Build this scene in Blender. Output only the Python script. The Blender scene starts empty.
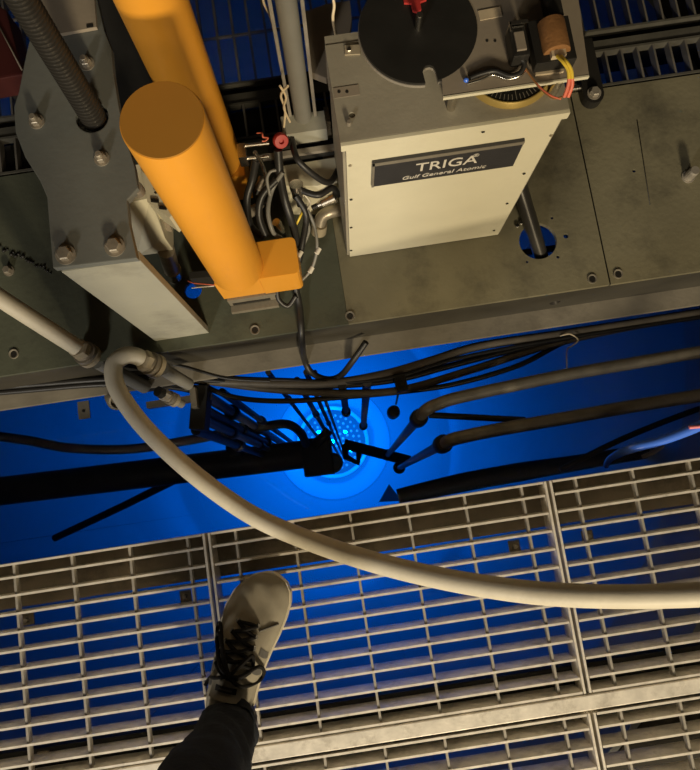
import bpy, bmesh, math, random
from mathutils import Vector, Matrix

SC = bpy.context.scene
COL = SC.collection
random.seed(4)

# ------------------------------------------------------------------ camera, world, lamps, exposure
H, F = 1.2, 720.0                       # lens height above the grating (m), focal length in pixels
NAD = Vector((8 / F, -105 / F, -1)).normalized()          # straight down, in camera axes
TH = math.radians(8.6)
_c = (8 * math.cos(TH) - 105 * math.sin(TH)) / F
CX = Vector((math.cos(TH), math.sin(TH), _c)).normalized()    # world X (along the grating bars) in camera axes
CZ = -NAD
CY = CZ.cross(CX).normalized()
R = Matrix((CX, CY, CZ))                # camera axes -> world axes
cam_d = bpy.data.cameras.new('camera')
cam_d.sensor_fit = 'HORIZONTAL'; cam_d.sensor_width = 36; cam_d.lens = 36 * F / 700
cam_d.clip_start = 0.01
cam = bpy.data.objects.new('camera', cam_d); COL.objects.link(cam)
M4 = R.to_4x4(); M4.translation = (0, 0, H); cam.matrix_world = M4
SC.camera = cam

SC.view_settings.view_transform = 'Standard'; SC.view_settings.look = 'None'
SC.view_settings.exposure = 0.0; SC.view_settings.gamma = 1; SC.view_settings.use_curve_mapping = False
wd = bpy.data.worlds.new('hall_light'); SC.world = wd; wd.use_nodes = True
wd.node_tree.nodes['Background'].inputs[0].default_value = (1.0, .80, .55, 1)
wd.node_tree.nodes['Background'].inputs[1].default_value = 0.035

def lamp(name, kind, loc, energy, color, size=None, target=None):
    d = bpy.data.lights.new(name, kind); d.energy = energy; d.color = color
    if kind == 'AREA': d.size = size
    if kind == 'POINT': d.shadow_soft_size = size
    o = bpy.data.objects.new(name, d); COL.objects.link(o); o.location = loc
    if target is not None:
        o.rotation_euler = (Vector(target) - Vector(loc)).to_track_quat('-Z', 'Y').to_euler()
    return o
lamp('hall_lamp', 'AREA', (0.50, -3.4, 1.80), 142, (1.0, .83, .55), .45, (0.15, .3, .15))
lamp('side_lamp', 'AREA', (-1.7, -2.4, 1.6), 42, (1.0, .93, .82), .3, (-.4, .2, 0))
lamp('ceiling_lamp', 'AREA', (0.6, -3.6, 3.8), 26, (1.0, .82, .56), .9, (0, 0.2, 0))

ZW = -0.45                              # water level
ZCORE = -6.0
def ray(px, py):
    return (R @ Vector(((px - 350) / F, (385 - py) / F, -1))).normalized()
def at(px, py, z):                      # the point at height z that the photograph shows at a pixel
    d = ray(px, py); t = (z - H) / d.z
    return Vector((d.x * t, d.y * t, z))
def aty(px, py, Y):
    d = ray(px, py); t = Y / d.y
    return Vector((d.x * t, Y, H + d.z * t))
def atw(px, py, z):                     # the same below the water, past the bend of the light at its surface
    if z >= ZW: return at(px, py, z)
    p = at(px, py, ZW); d = ray(px, py)
    e = Vector((d.x, d.y, 0)) / 1.333
    dz = -math.sqrt(max(1e-6, 1 - e.length_squared))
    t = (z - ZW) / dz
    return Vector((p.x + e.x * t, p.y + e.y * t, z))
def pm(z): return (H - z) / F           # metres per pixel at height z
CORE = atw(333, 442, ZCORE)

# core glow lighting the pool from below
for gx, gy in ((0, 0), (.11, .06), (-.10, .09), (-.05, -.13), (.13, -.09), (.02, .19), (-.19, -.02)):
    lamp('core_glow', 'POINT', (CORE.x + gx, CORE.y + gy, ZCORE + .09), 3.6, (.0, .19, 1.0), .011)

# ------------------------------------------------------------------ materials
def mat(name, col, rough=.5, metal=0., var=.25, scale=14., bump=0., bscale=60., spec=.5, dark=None, dscale=5., damt=.5):
    m = bpy.data.materials.new(name); m.use_nodes = True
    n, l = m.node_tree.nodes, m.node_tree.links
    b = n['Principled BSDF']
    b.inputs['Roughness'].default_value = rough; b.inputs['Metallic'].default_value = metal
    b.inputs['Specular IOR Level'].default_value = spec
    tc = n.new('ShaderNodeTexCoord')
    out = None
    no = n.new('ShaderNodeTexNoise'); no.inputs['Scale'].default_value = scale; no.inputs['Detail'].default_value = 6
    l.new(tc.outputs['Object'], no.inputs['Vector'])
    cr = n.new('ShaderNodeValToRGB')
    a = [c * (1 - var) for c in col]; z = [min(1, c * (1 + var)) for c in col]
    cr.color_ramp.elements[0].position = .3; cr.color_ramp.elements[0].color = (*a, 1)
    cr.color_ramp.elements[1].position = .72; cr.color_ramp.elements[1].color = (*z, 1)
    l.new(no.outputs['Fac'], cr.inputs['Fac']); out = cr.outputs['Color']
    if dark is not None:                # blotches of dirt and wear
        n2 = n.new('ShaderNodeTexNoise'); n2.inputs['Scale'].default_value = dscale; n2.inputs['Detail'].default_value = 8
        n2.inputs['Roughness'].default_value = .7
        l.new(tc.outputs['Object'], n2.inputs['Vector'])
        r2 = n.new('ShaderNodeValToRGB'); r2.color_ramp.elements[0].position = .52; r2.color_ramp.elements[1].position = .72
        r2.color_ramp.elements[1].color = (damt, damt, damt, 1)
        l.new(n2.outputs['Fac'], r2.inputs['Fac'])
        mx = n.new('ShaderNodeMix'); mx.data_type = 'RGBA'
        l.new(r2.outputs['Color'], mx.inputs[0]); l.new(out, mx.inputs[6]); mx.inputs[7].default_value = (*dark, 1)
        out = mx.outputs[2]
    l.new(out, b.inputs['Base Color'])
    if bump:
        bn = n.new('ShaderNodeTexNoise'); bn.inputs['Scale'].default_value = bscale; bn.inputs['Detail'].default_value = 4
        l.new(tc.outputs['Object'], bn.inputs['Vector'])
        bp = n.new('ShaderNodeBump'); bp.inputs['Strength'].default_value = bump; bp.inputs['Distance'].default_value = .004
        l.new(bn.outputs['Fac'], bp.inputs['Height']); l.new(bp.outputs['Normal'], b.inputs['Normal'])
    return m
M = {}
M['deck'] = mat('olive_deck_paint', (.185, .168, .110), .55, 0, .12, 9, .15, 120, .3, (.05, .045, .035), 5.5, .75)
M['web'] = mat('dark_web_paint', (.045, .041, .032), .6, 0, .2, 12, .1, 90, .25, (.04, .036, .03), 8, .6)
M['deckleft'] = mat('deck_paint_with_left_shade', (.085, .092, .066), .55, 0, .14, 9, .15, 120, .3, (.035, .035, .028), 6, .8)  # darker tone puts the shade over the left deck into the colour
M['flange'] = mat('worn_aluminium', (.22, .198, .158), .6, .2, .18, 12, .15, 90, .3, (.08, .07, .06), 9, .6)
M['bracket'] = mat('grey_bracket_paint', (.135, .142, .132), .5, 0, .08, 10, .08, 120, .35, (.10, .095, .08), 7, .4)
M['column'] = mat('pale_grey_column_paint', (.34, .335, .28), .5, 0, .07, 9, .08, 120, .35, (.12, .115, .10), 6, .6)
M['cream'] = mat('cream_enamel', (.66, .62, .47), .42, 0, .05, 10, .04, 120, .4, (.40, .36, .25), 5, .35)
M['boxtop'] = mat('grey_brown_box_paint', (.30, .275, .215), .5, 0, .08, 12, .08, 150, .35, (.16, .14, .10), 7, .5)
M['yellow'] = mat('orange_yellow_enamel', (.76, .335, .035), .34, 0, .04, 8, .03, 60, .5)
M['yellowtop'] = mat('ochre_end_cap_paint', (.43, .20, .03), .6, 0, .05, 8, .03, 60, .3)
M['hose'] = mat('cream_rubber_hose', (.60, .55, .44), .5, 0, .06, 30, .05, 200, .35, (.42, .38, .30), 14, .5)
M['steel'] = mat('galvanised_steel', (.42, .385, .33), .5, .55, .15, 30, .1, 180, .4, (.22, .19, .15), 20, .6)
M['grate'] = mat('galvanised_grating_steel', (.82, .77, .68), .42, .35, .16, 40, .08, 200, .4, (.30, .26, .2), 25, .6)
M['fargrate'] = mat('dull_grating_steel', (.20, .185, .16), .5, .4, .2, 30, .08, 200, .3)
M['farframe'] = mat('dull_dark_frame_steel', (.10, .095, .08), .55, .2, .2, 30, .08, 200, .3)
M['crossbar'] = mat('dull_galvanised_rod', (.38, .355, .31), .5, .4, .16, 40, .08, 200, .4)
M['chrome'] = mat('bright_metal', (.72, .68, .60), .25, 1, .08, 40)
M['brass'] = mat('dull_brass_nickel', (.50, .43, .31), .36, .4, .12, 40, .05, 200)
M['zinc'] = mat('tarnished_fitting_metal', (.34, .30, .24), .38, .5, .2, 60, .1, 200)
M['black'] = mat('black_painted_metal', (.018, .017, .015), .45, 0, .2, 20, .04, 120, .35)
M['rubber'] = mat('black_cable_rubber', (.022, .021, .02), .42, 0, .2, 30, 0, 60, .45)
M['cable'] = mat('brown_grey_cable', (.16, .135, .10), .5, 0, .2, 30, .05, 100, .35)
M['pipe'] = mat('grey_brown_pipe', (.22, .195, .15), .5, .2, .2, 25, .05, 100, .35, (.09, .075, .055), 15, .6)
M['darkpipe'] = mat('dark_submerged_pipe', (.035, .035, .035), .5, 0, .2, 15, .03, 80, .3)
M['subpipe'] = mat('grey_submerged_tube', (.14, .14, .14), .5, .2, .15, 15, .03, 80, .3)
M['grey'] = mat('grey_tube_enamel', (.20, .195, .175), .42, 0, .1, 14, .04, 120, .4)
M['red'] = mat('red_plastic', (.42, .035, .03), .45, 0, .1, 20)
M['darkred'] = mat('dark_red_box_paint', (.07, .013, .011), .5, 0, .15, 14)
M['tan'] = mat('tan_plate_paint', (.26, .22, .17), .55, 0, .1, 12, .05, 120, .3)
M['beam'] = mat('dark_beam_paint', (.028, .027, .025), .6, 0, .2, 12, .05, 90, .2)
M['ledge'] = mat('stained_ledge_steel', (.26, .225, .175), .65, .1, .22, 18, .2, 90, .25, (.10, .085, .065), 12, .8)
M['conduit'] = mat('flexible_conduit_steel', (.052, .048, .042), .30, .5, .1, 30, 0, 60, .5)
M['coil'] = mat('brown_varnished_coil', (.26, .125, .045), .4, 0, .25, 50, .15, 300)
M['paper'] = mat('tan_insulating_paper', (.50, .41, .28), .65, 0, .1, 40)
M['wireyellow'] = mat('yellow_wire', (.78, .56, .06), .45, 0, .05, 30)
M['wirered'] = mat('salmon_red_wire', (.72, .17, .10), .45, 0, .08, 30)
M['wiretan'] = mat('beige_wire', (.66, .54, .36), .5, 0, .08, 30)
M['white'] = mat('white_plastic', (.75, .70, .60), .45, 0, .05, 30)
M['lettering'] = mat('pale_lettering', (.62, .58, .50), .5, 0, .02, 30)
M['plate'] = mat('charcoal_nameplate', (.035, .034, .036), .4, 0, .12, 40, .05, 300)
M['gold'] = mat('gold_dial_rim', (.42, .30, .09), .4, .4, .1, 40)
M['concrete'] = mat('hall_concrete', (.05, .046, .04), .8, 0, .15, 4, .2, 40, .2)
M['liner'] = mat('aluminium_pool_liner', (.26, .27, .28), .55, 0, .06, 2.0, 0, 40, .3, (.19, .20, .21), 1.2, .6)
M['sole'] = mat('off_white_rubber_sole', (.62, .56, .45), .55, 0, .06, 40, .08, 250)
M['suede'] = mat('grey_beige_canvas', (.33, .30, .24), .85, 0, .12, 30, .10, 500, .1)
M['suededark'] = mat('dark_grey_stripe', (.10, .095, .09), .8, 0, .1, 40)
M['lace'] = mat('black_lace', (.014, .013, .013), .8, 0, .2, 80, .2, 400, .1)
M['denim'] = mat('dark_navy_trouser_cloth', (.022, .026, .036), .8, 0, .25, 40, .3, 300, .15)
M['bluetint'] = mat('glossy_glow_tint_and_bead_blue', (.07, .20, .85), .2, 0, .1, 10, 0, 60, .7)  # tube: reflected pool glow put into the colour; bead: its own blue
M['pink'] = mat('pink_tube_sleeve', (.75, .22, .25), .4, 0, .05, 30)
M['reflector'] = mat('graphite_reflector_casing', (.42, .44, .46), .55, 0, .05, 3)

def emis(name, col, s):
    m = bpy.data.materials.new(name); m.use_nodes = True
    b = m.node_tree.nodes['Principled BSDF']; b.inputs['Base Color'].default_value = (.06, .07, .08, 1)
    b.inputs['Emission Color'].default_value = (*col, 1); b.inputs['Emission Strength'].default_value = s
    return m
M['glow'] = emis('cherenkov_glow', (.0, .2, 1.0), .25)
M['glowtop'] = emis('cherenkov_glow_bright', (.02, .30, 1.0), .45)

def water_mat():
    m = bpy.data.materials.new('pool_water'); m.use_nodes = True
    n, l = m.node_tree.nodes, m.node_tree.links
    n.clear()
    o = n.new('ShaderNodeOutputMaterial')
    g = n.new('ShaderNodeBsdfGlass'); g.inputs['IOR'].default_value = 1.333; g.inputs['Roughness'].default_value = 0
    l.new(g.outputs[0], o.inputs['Surface'])
    # the water itself glows round the core: Cherenkov light fading with distance
    ge = n.new('ShaderNodeNewGeometry')
    sb = n.new('ShaderNodeVectorMath'); sb.operation = 'SUBTRACT'; sb.inputs[1].default_value = (CORE.x, CORE.y, ZCORE + .1)
    l.new(ge.outputs['Position'], sb.inputs[0])
    le = n.new('ShaderNodeVectorMath'); le.operation = 'LENGTH'; l.new(sb.outputs[0], le.inputs[0])
    mp = n.new('ShaderNodeMath'); mp.operation = 'MULTIPLY'; mp.inputs[1].default_value = -1 / .47
    l.new(le.outputs['Value'], mp.inputs[0])
    ex = n.new('ShaderNodeMath'); ex.operation = 'EXPONENT'; l.new(mp.outputs[0], ex.inputs[0])
    ml = n.new('ShaderNodeMath'); ml.operation = 'MULTIPLY'; ml.inputs[1].default_value = GLOW
    l.new(ex.outputs[0], ml.inputs[0])
    em = n.new('ShaderNodeEmission'); em.inputs['Color'].default_value = (.0, .19, 1.0, 1)
    l.new(ml.outputs[0], em.inputs['Strength'])
    ab = n.new('ShaderNodeVolumeAbsorption'); ab.inputs['Color'].default_value = (.2, .6, 1, 1); ab.inputs['Density'].default_value = .06
    ad = n.new('ShaderNodeAddShader'); l.new(em.outputs[0], ad.inputs[0]); l.new(ab.outputs[0], ad.inputs[1])
    l.new(ad.outputs[0], o.inputs['Volume'])
    return m
GLOW = 1.35
M['water'] = water_mat()

# ------------------------------------------------------------------ mesh helpers
def wloc(o):
    v = Vector((0, 0, 0))
    while o is not None:
        v += o.location; o = o.parent
    return v

class MB:
    def __init__(s): s.v, s.f, s.sm = [], [], []
    def add(s, vs, fs, smooth=False):
        k = len(s.v); s.v += [Vector(v) for v in vs]; s.f += [tuple(i + k for i in f) for f in fs]; s.sm += [smooth] * len(fs)
        return s
    def box(s, c, size, rz=0., M3=None):
        hx, hy, hz = [d / 2 for d in size]
        rot = M3 if M3 is not None else Matrix.Rotation(rz, 3, 'Z')
        vs = [Vector(c) + rot @ Vector((x, y, z)) for x in (-hx, hx) for y in (-hy, hy) for z in (-hz, hz)]
        return s.add(vs, [(0, 1, 3, 2), (4, 6, 7, 5), (0, 4, 5, 1), (2, 3, 7, 6), (0, 2, 6, 4), (1, 5, 7, 3)])
    def bx(s, x0, x1, y0, y1, z0, z1):
        return s.box(((x0 + x1) / 2, (y0 + y1) / 2, (z0 + z1) / 2), (abs(x1 - x0), abs(y1 - y0), abs(z1 - z0)))
    def prism(s, outer, z0, z1, holes=()):
        bm = bmesh.new(); es = []
        for lp in [outer] + list(holes):
            vs = [bm.verts.new((p[0], p[1], z0)) for p in lp]
            es += [bm.edges.new((vs[i], vs[(i + 1) % len(vs)])) for i in range(len(vs))]
        bmesh.ops.triangle_fill(bm, use_beauty=True, use_dissolve=False, edges=es)
        r = bmesh.ops.extrude_face_region(bm, geom=bm.faces[:])
        for g in r['geom']:
            if isinstance(g, bmesh.types.BMVert): g.co.z = z1
        bmesh.ops.recalc_face_normals(bm, faces=bm.faces[:])
        bm.verts.index_update()
        s.add([v.co.copy() for v in bm.verts], [[v.index for v in f.verts] for f in bm.faces]); bm.free()
        return s
    def cyl(s, p0, p1, r0, r1=None, seg=24, cap=True):
        r1 = r0 if r1 is None else r1
        return s.tube([p0, p1], [r0, r1], seg, cap, raw=True)
    def tube(s, pts, r, seg=10, cap=True, raw=False, n=8, smooth=True):
        P = [Vector(p) for p in pts]
        rs = r if isinstance(r, (list, tuple)) else [r] * len(P)
        if not raw and len(P) > 2:
            Q, rr = [], []
            for i in range(len(P) - 1):
                a, b, c, d = P[max(i - 1, 0)], P[i], P[i + 1], P[min(i + 2, len(P) - 1)]
                for k in range(n):
                    t = k / n
                    Q.append(.5 * ((2 * b) + (c - a) * t + (2 * a - 5 * b + 4 * c - d) * t * t + (3 * b - a - 3 * c + d) * t ** 3))
                    rr.append(rs[i] * (1 - t) + rs[i + 1] * t)
            Q.append(P[-1]); rr.append(rs[-1]); P, rs = Q, rr
        vs, fs, sm = [], [], []
        up = None
        for i, p in enumerate(P):
            t = (P[min(i + 1, len(P) - 1)] - P[max(i - 1, 0)])
            if t.length < 1e-9: t = Vector((0, 0, 1))
            t.normalize()
            if up is None:
                up = Vector((0, 0, 1)) if abs(t.z) < .9 else Vector((1, 0, 0))
            up = (up - t * up.dot(t)).normalized(); w = t.cross(up)
            for k in range(seg):
                a = 2 * math.pi * k / seg
                vs.append(p + (up * math.cos(a) + w * math.sin(a)) * rs[i])
        for i in range(len(P) - 1):
            for k in range(seg):
                a, b = i * seg + k, i * seg + (k + 1) % seg
                fs.append((a, b, b + seg, a + seg))
        s.add(vs, fs, smooth)
        if cap:
            s.add(vs[:seg], [tuple(range(seg - 1, -1, -1))]); s.add(vs[-seg:], [tuple(range(seg))])
        return s
    def lathe(s, prof, o, axis=(0, 0, 1), seg=28, smooth=True):   # prof: (radius, height) pairs along an axis
        ax = Vector(axis).normalized(); q = Vector((0, 0, 1)).rotation_difference(ax)
        vs, fs = [], []
        for r, h in prof:
            for k in range(seg):
                a = 2 * math.pi * k / seg
                vs.append(Vector(o) + q @ Vector((r * math.cos(a), r * math.sin(a), h)))
        for i in range(len(prof) - 1):
            for k in range(seg):
                a, b = i * seg + k, i * seg + (k + 1) % seg
                fs.append((a, b, b + seg, a + seg))
        s.add(vs, fs, smooth)
        s.add(vs[:seg], [tuple(range(seg - 1, -1, -1))]); s.add(vs[-seg:], [tuple(range(seg))])
        return s
    def ball(s, c, r, seg=14, rings=8, sc=(1, 1, 1)):
        prof = [(r * math.sin(math.pi * i / rings) + 1e-5, -r * math.cos(math.pi * i / rings)) for i in range(rings + 1)]
        k = len(s.v); s.lathe(prof, (0, 0, 0), seg=seg)
        for i in range(k, len(s.v)):
            v = s.v[i]; s.v[i] = Vector((v.x * sc[0] + c[0], v.y * sc[1] + c[1], v.z * sc[2] + c[2]))
        return s
    def build(s, name, m, parent=None, origin=None, bevel=0.):
        if parent is not None: off = wloc(parent)
        elif origin is not None: off = Vector(origin)
        else:
            xs = [v.x for v in s.v]; ys = [v.y for v in s.v]; zs = [v.z for v in s.v]
            off = Vector(((min(xs) + max(xs)) / 2, (min(ys) + max(ys)) / 2, min(zs)))
        me = bpy.data.meshes.new(name)
        me.from_pydata([v - off for v in s.v], [], s.f)
        me.polygons.foreach_set('use_smooth', s.sm)
        me.update()
        bm = bmesh.new(); bm.from_mesh(me); bmesh.ops.remove_doubles(bm, verts=bm.verts[:], dist=1e-6)
        bmesh.ops.recalc_face_normals(bm, faces=bm.faces[:])
        if bevel:
            ed = [e for e in bm.edges if len(e.link_faces) == 2 and e.calc_face_angle(0) > .6]
            bmesh.ops.bevel(bm, geom=ed, offset=bevel, segments=2, profile=.7, affect='EDGES', clamp_overlap=True)
        for e in bm.edges:                         # keep hard edges crisp on smooth-shaded meshes
            if len(e.link_faces) == 2 and e.calc_face_angle(0) > .75: e.smooth = False
        bm.to_mesh(me); bm.free()
        me.materials.append(M[m])
        o = bpy.data.objects.new(name, me); COL.objects.link(o)
        if parent is not None: o.parent = parent
        else: o.location = off
        return o

def tag(o, label, cat, group=None):
    o['label'] = label; o['category'] = cat
    if group: o['group'] = group
    return o
def struct(o): o['kind'] = 'structure'; return o
def thing(name, label, cat, loc, group=None):
    o = bpy.data.objects.new(name, None); COL.objects.link(o); o.location = loc; o.empty_display_size = .02
    return tag(o, label, cat, group)
def inst(name, me, parent, loc):
    o = bpy.data.objects.new(name, me); COL.objects.link(o); o.parent = parent; o.location = Vector(loc) - wloc(parent)
    return o
def bolt(parent, p, r=.008, h=.008, m='steel', washer=True, axis=(0, 0, 1), name='bolt', hexa=True):
    b = MB(); ax = Vector(axis).normalized(); p = Vector(p)
    if washer: b.lathe([(r * 1.35, 0), (r * 1.35, .002)], p, ax, 20)
    b.lathe([(r, .0015), (r, h * .85), (r * .85, h)], p, ax, 6 if hexa else 14, False)
    return b.build(name, m, parent)
def circle(c, r, n=28): return [(c[0] + r * math.cos(2 * math.pi * i / n), c[1] + r * math.sin(2 * math.pi * i / n)) for i in range(n)]
def rect(x0, x1, y0, y1): return [(x0, y0), (x1, y0), (x1, y1), (x0, y1)]
def rod(name, label, cat, pts, r, m, group=None, seg=12, raw=False, n=8):
    return tag(MB().tube(pts, r, seg, True, raw, n).build(name, m), label, cat, group)

# ------------------------------------------------------------------ the pool and the hall floor
TR = 1.14
TC = (CORE.x - .18, CORE.y)
XB = 1.35
b = MB(); b.prism(rect(-4, 4, -4, 4), -.30, -.12, [circle(TC, TR + .012, 64)])
struct(b.build('floor', 'concrete', origin=(0, 0, -.3)))
struct(MB().bx(-4, 4, -4, 4, 5.0, 5.2).build('ceiling', 'concrete'))
b = MB(); n = 64; vs = []
for z in (-7.0, -.121):
    for rr in (TR, TR + .01): vs += [(x, y, z) for x, y in circle(TC, rr, n)]
fs = []
for k in range(n):
    j = (k + 1) % n
    fs += [(k, j, 2 * n + j, 2 * n + k), (n + k, 3 * n + k, 3 * n + j, n + j), (2 * n + k, 2 * n + j, 3 * n + j, 3 * n + k), (k, n + k, n + j, j)]
b.add(vs, fs, True)
liner = struct(b.build('pool_liner', 'liner'))
# raised weld seams of the liner
for i in range(8):
    a = math.radians(20 + i * 45); c, s_ = math.cos(a), math.sin(a)
    bb = MB(); bb.box((TC[0] + c * (TR - .002), TC[1] + s_ * (TR - .002), -3.6), (.006, .03, 6.7), a)
    bb.build('weld_strip', 'liner', liner)
struct(MB().prism(circle(TC, TR + .02, 64), -7.06, -7.001).build('floor_pool', 'liner'))
w = MB().prism(circle(TC, TR + .005, 64), -7.03, ZW).build('water', 'water'); w['kind'] = 'structure'

# ------------------------------------------------------------------ reactor core
core = thing('reactor_core', 'round reactor core glowing bright blue at the bottom of the pool', 'reactor', (CORE.x, CORE.y, -7.0))
c0 = Vector((CORE.x, CORE.y, 0))
b = MB(); b.lathe([(.29, -6.9), (.29, ZCORE - .05), (.30, ZCORE - .02), (.455, ZCORE - .02), (.47, ZCORE - .06), (.47, -6.9)], c0, seg=64)
b.build('reflector', 'reflector', core)
b = MB(); b.lathe([(.262, ZCORE - .02), (.262, ZCORE + .005), (.288, ZCORE + .005), (.288, ZCORE - .02)], c0, seg=64); b.build('shroud_ring', 'reflector', core)
b = MB(); b.lathe([(.26, ZCORE - .10), (.26, ZCORE - .08)], c0, seg=48); b.build('grid_plate', 'subpipe', core)
b = MB(); bd = MB()
for ring in range(0, 6):
    cnt = max(1, ring * 6)
    for i in range(cnt):
        a = 2 * math.pi * i / cnt + ring * .1; rr = ring * .043
        p = c0 + Vector((rr * math.cos(a), rr * math.sin(a), 0))
        (b if (i * 7 + ring * 3) % 5 else bd).lathe([(.0165, ZCORE - .10), (.0165, ZCORE - .03), (.009, ZCORE - .015), (.006, ZCORE + .02)], p, seg=8)
o = b.build('fuel_element_tops', 'glowtop', core); o['kind'] = 'stuff'
o = bd.build('graphite_element_tops', 'subpipe', core); o['kind'] = 'stuff'

# ------------------------------------------------------------------ near grating
Y0 = at(350, 512.5, 0).y
X1, X2 = at(206, 535, 0).x, at(548, 483, 0).x
PW = X2 - X1
BARH, BT = .046, .0036
PITCH = .0295
NB = 13
DEP = Y0 - at(585, 692.5, 0).y
PITCH = DEP / 11.46
def bar_mesh(name, size, m):
    me = MB().box((0, 0, -size[2] / 2), size).build(name, m, None, (0, 0, 0))
    d = me.data; bpy.data.objects.remove(me); return d
lb = bar_mesh('bearing_bar', (PW - .016, BT, BARH), 'grate')
def grating(label, x0, yfar, nb, first):
    ys = [0] + [PITCH * (.73 + k) for k in range(nb - 2)]; ys.append(ys[-1] + PITCH * .73); d = ys[-1]
    g = thing('steel_grating', label, 'grating', (x0 + PW / 2, yfar - d / 2, -BARH), 'steel grating panels underfoot')
    for i in range(nb):
        y = yfar - ys[i]
        inst('frame_bar' if i in (0, nb - 1) else 'bearing_bar', lb, g, (x0 + PW / 2, y, -.0015 if 0 < i < nb - 1 else 0))
    fb = bar_mesh('frame_bar', (BT, d + BT, BARH), 'grate')
    for x in (x0 + .0045, x0 + PW - .0045): inst('frame_bar', fb, g, (x, yfar - d / 2, 0))
    cb = bar_mesh('cross_bar', (.0038, d - .002, .013), 'crossbar')
    k = 0
    while x0 + first + k * .0955 < x0 + PW - .01:
        inst('cross_bar', cb, g, (x0 + first + k * .0955, yfar - d / 2, -.004)); k += 1
    return g
grating('steel grating panel left of the long seam, beside the sneaker', X1 - PW, Y0, NB, .058)
grating('steel grating panel under the sneaker, in front of the glowing core', X1, Y0, NB, .047)
grating('steel grating panel crossed by the pale hose near the right edge', X2, Y0, NB, .047)
YB = Y0 - DEP
Y2 = YB - .034
grating('steel grating panel behind the flat bar, under the trouser leg', X1 - PW, Y2, 9, .058)
grating('steel grating panel behind the flat bar, bottom middle of the photo', X1, Y2, 9, .047)
grating('steel grating panel behind the flat bar, in the bottom right corner', X2, Y2, 9, .047)
b = MB()
b.bx(-1.1, 1.1, YB - .028, YB - .006, -.05, -.002); tag(b.build('joint_bar', 'grate', bevel=.001), 'scratched flat steel bar between the two rows of grating underfoot', 'steel bar')
# ledge below the pool edge that carries the grating
b = MB(); b.bx(-XB, XB, Y0 - .064, Y0 + .001, -.054, -.0465); b.bx(-XB, XB, Y0 - .074, Y0 - .064, -.119, -.0465)
struct(b.build('trim_1', 'ledge', origin=(0, Y0, -.12)))
b = MB(); b.bx(-XB, XB, YB - .065, YB + .03, -.119, -.0502)
struct(b.build('trim_2', 'beam', origin=(0, YB, -.12)))
clips = [(29, 619, 'small square grating clip at the left edge, beyond the sneaker'), (186, 596, 'small square grating clip beside the seam left of the sneaker toe'),
         (514, 546, 'small square grating clip left of the right-hand seam'), (587, 536, 'small square grating clip right of the right-hand seam'),
         (44, 757, 'small square grating clip low in the left panel')]
for px, py, lab in clips:
    p = at(px, py, -.05)
    t = thing('grating_clip', lab, 'clip', (p.x, p.y, -.06), 'clips under the grating')
    MB().box((p.x, p.y, -.0485), (.019, .019, .003)).build('clip_plate', 'ledge', t)
    bolt(t, (p.x, p.y, -.047), .004, .012, 'steel', False, name='screw')

# ------------------------------------------------------------------ bridge over the pool
YD = at(350, 323.5, 0).y                # front edge of the deck
YK = at(0, 177, 0).y                    # back edge
ZF = -.14
HOLE = at(538, 241, 0); HOLE2 = at(193, 290, 0)
bridge = thing('bridge', 'olive painted steel bridge across the pool carrying the drive box and cylinders', 'bridge', (0, (YD + YK) / 2, ZF))
XS = at(600, 235, 0).x
h = [circle(HOLE, .0325)]
for px, py, r in ((566, 236, .0045), (552, 218, .0025), (558, 257, .0028), (527, 262, .0022)):
    h.append(circle(at(px, py, 0), r, 10))
b = MB(); b.prism(rect(at(345, 300, 0).x, XS - .0013, YD, YK), -.01, 0, h); b.build('deck_plate', 'deck', bridge)
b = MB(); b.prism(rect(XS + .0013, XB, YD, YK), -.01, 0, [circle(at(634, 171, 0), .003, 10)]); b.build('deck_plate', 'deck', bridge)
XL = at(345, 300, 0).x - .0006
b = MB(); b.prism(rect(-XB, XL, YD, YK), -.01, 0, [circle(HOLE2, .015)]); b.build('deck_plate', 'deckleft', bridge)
b = MB(); b.bx(-XB, XB, YD + .002, YD + .012, ZF + .006, -.0101); b.build('web', 'web', bridge)
b = MB(); b.bx(-XB, XB, YK - .012, YK - .002, ZF + .006, -.0101); b.build('web', 'beam', bridge)
b = MB(); b.bx(-XB, XB, YD - .034, YD + .012, ZF - .002, ZF + .006); b.build('flange', 'flange', bridge, bevel=.0015)
b = MB(); b.bx(-XB, XB, YK - .012, YK + .03, ZF - .002, ZF + .006); b.build('flange', 'beam', bridge)
for px, py in ((255, 330), (350, 316), (592, 279), (618, 274), (14, 354)):
    p = at(px, py, 0); bb = MB(); bb.lathe([(.0052, .001), (.0068, .0024), (.0082, .0024), (.0085, 0)], p, seg=18)
    bb.build('washer', 'flange', bridge)
    MB().lathe([(.0052, 0), (.0052, .0016)], p, seg=14).build('screw', 'black', bridge)
p = at(688, 177, 0)
bolt(bridge, p, .0085, .028, 'steel', True, hexa=False, name='stud')
bolt(bridge, at(9, 271, 0), .007, .012, 'zinc', True)
for px, py in ((521, 223), (517, 226)): bolt(bridge, at(px, py, 0), .004, .004, 'chrome', False, hexa=False, name='screw')
# scribed joint lines on the deck (raised weld beads and sealant)
a_, c_ = at(319, 298, .0006), at(346, 292, .0006)
for (q0, q1, r, m) in (((637, 120), (650, 205), .0008, 'black'),):
    MB().tube([at(*q0, .0004), at(*q1, .0004)], r, 6, raw=True).build('sealant_joint', m, bridge)
# rough weld bead at the left
b = MB()
for i in range(22): b.ball(at(-2 + i * 2.5 + random.uniform(-1, 1), 247 + i * 1.15 + random.uniform(-2.5, 2.5), .0005), random.uniform(.0018, .0042), 7, 5)
b.build('weld_bead', 'black', bridge)
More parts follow.
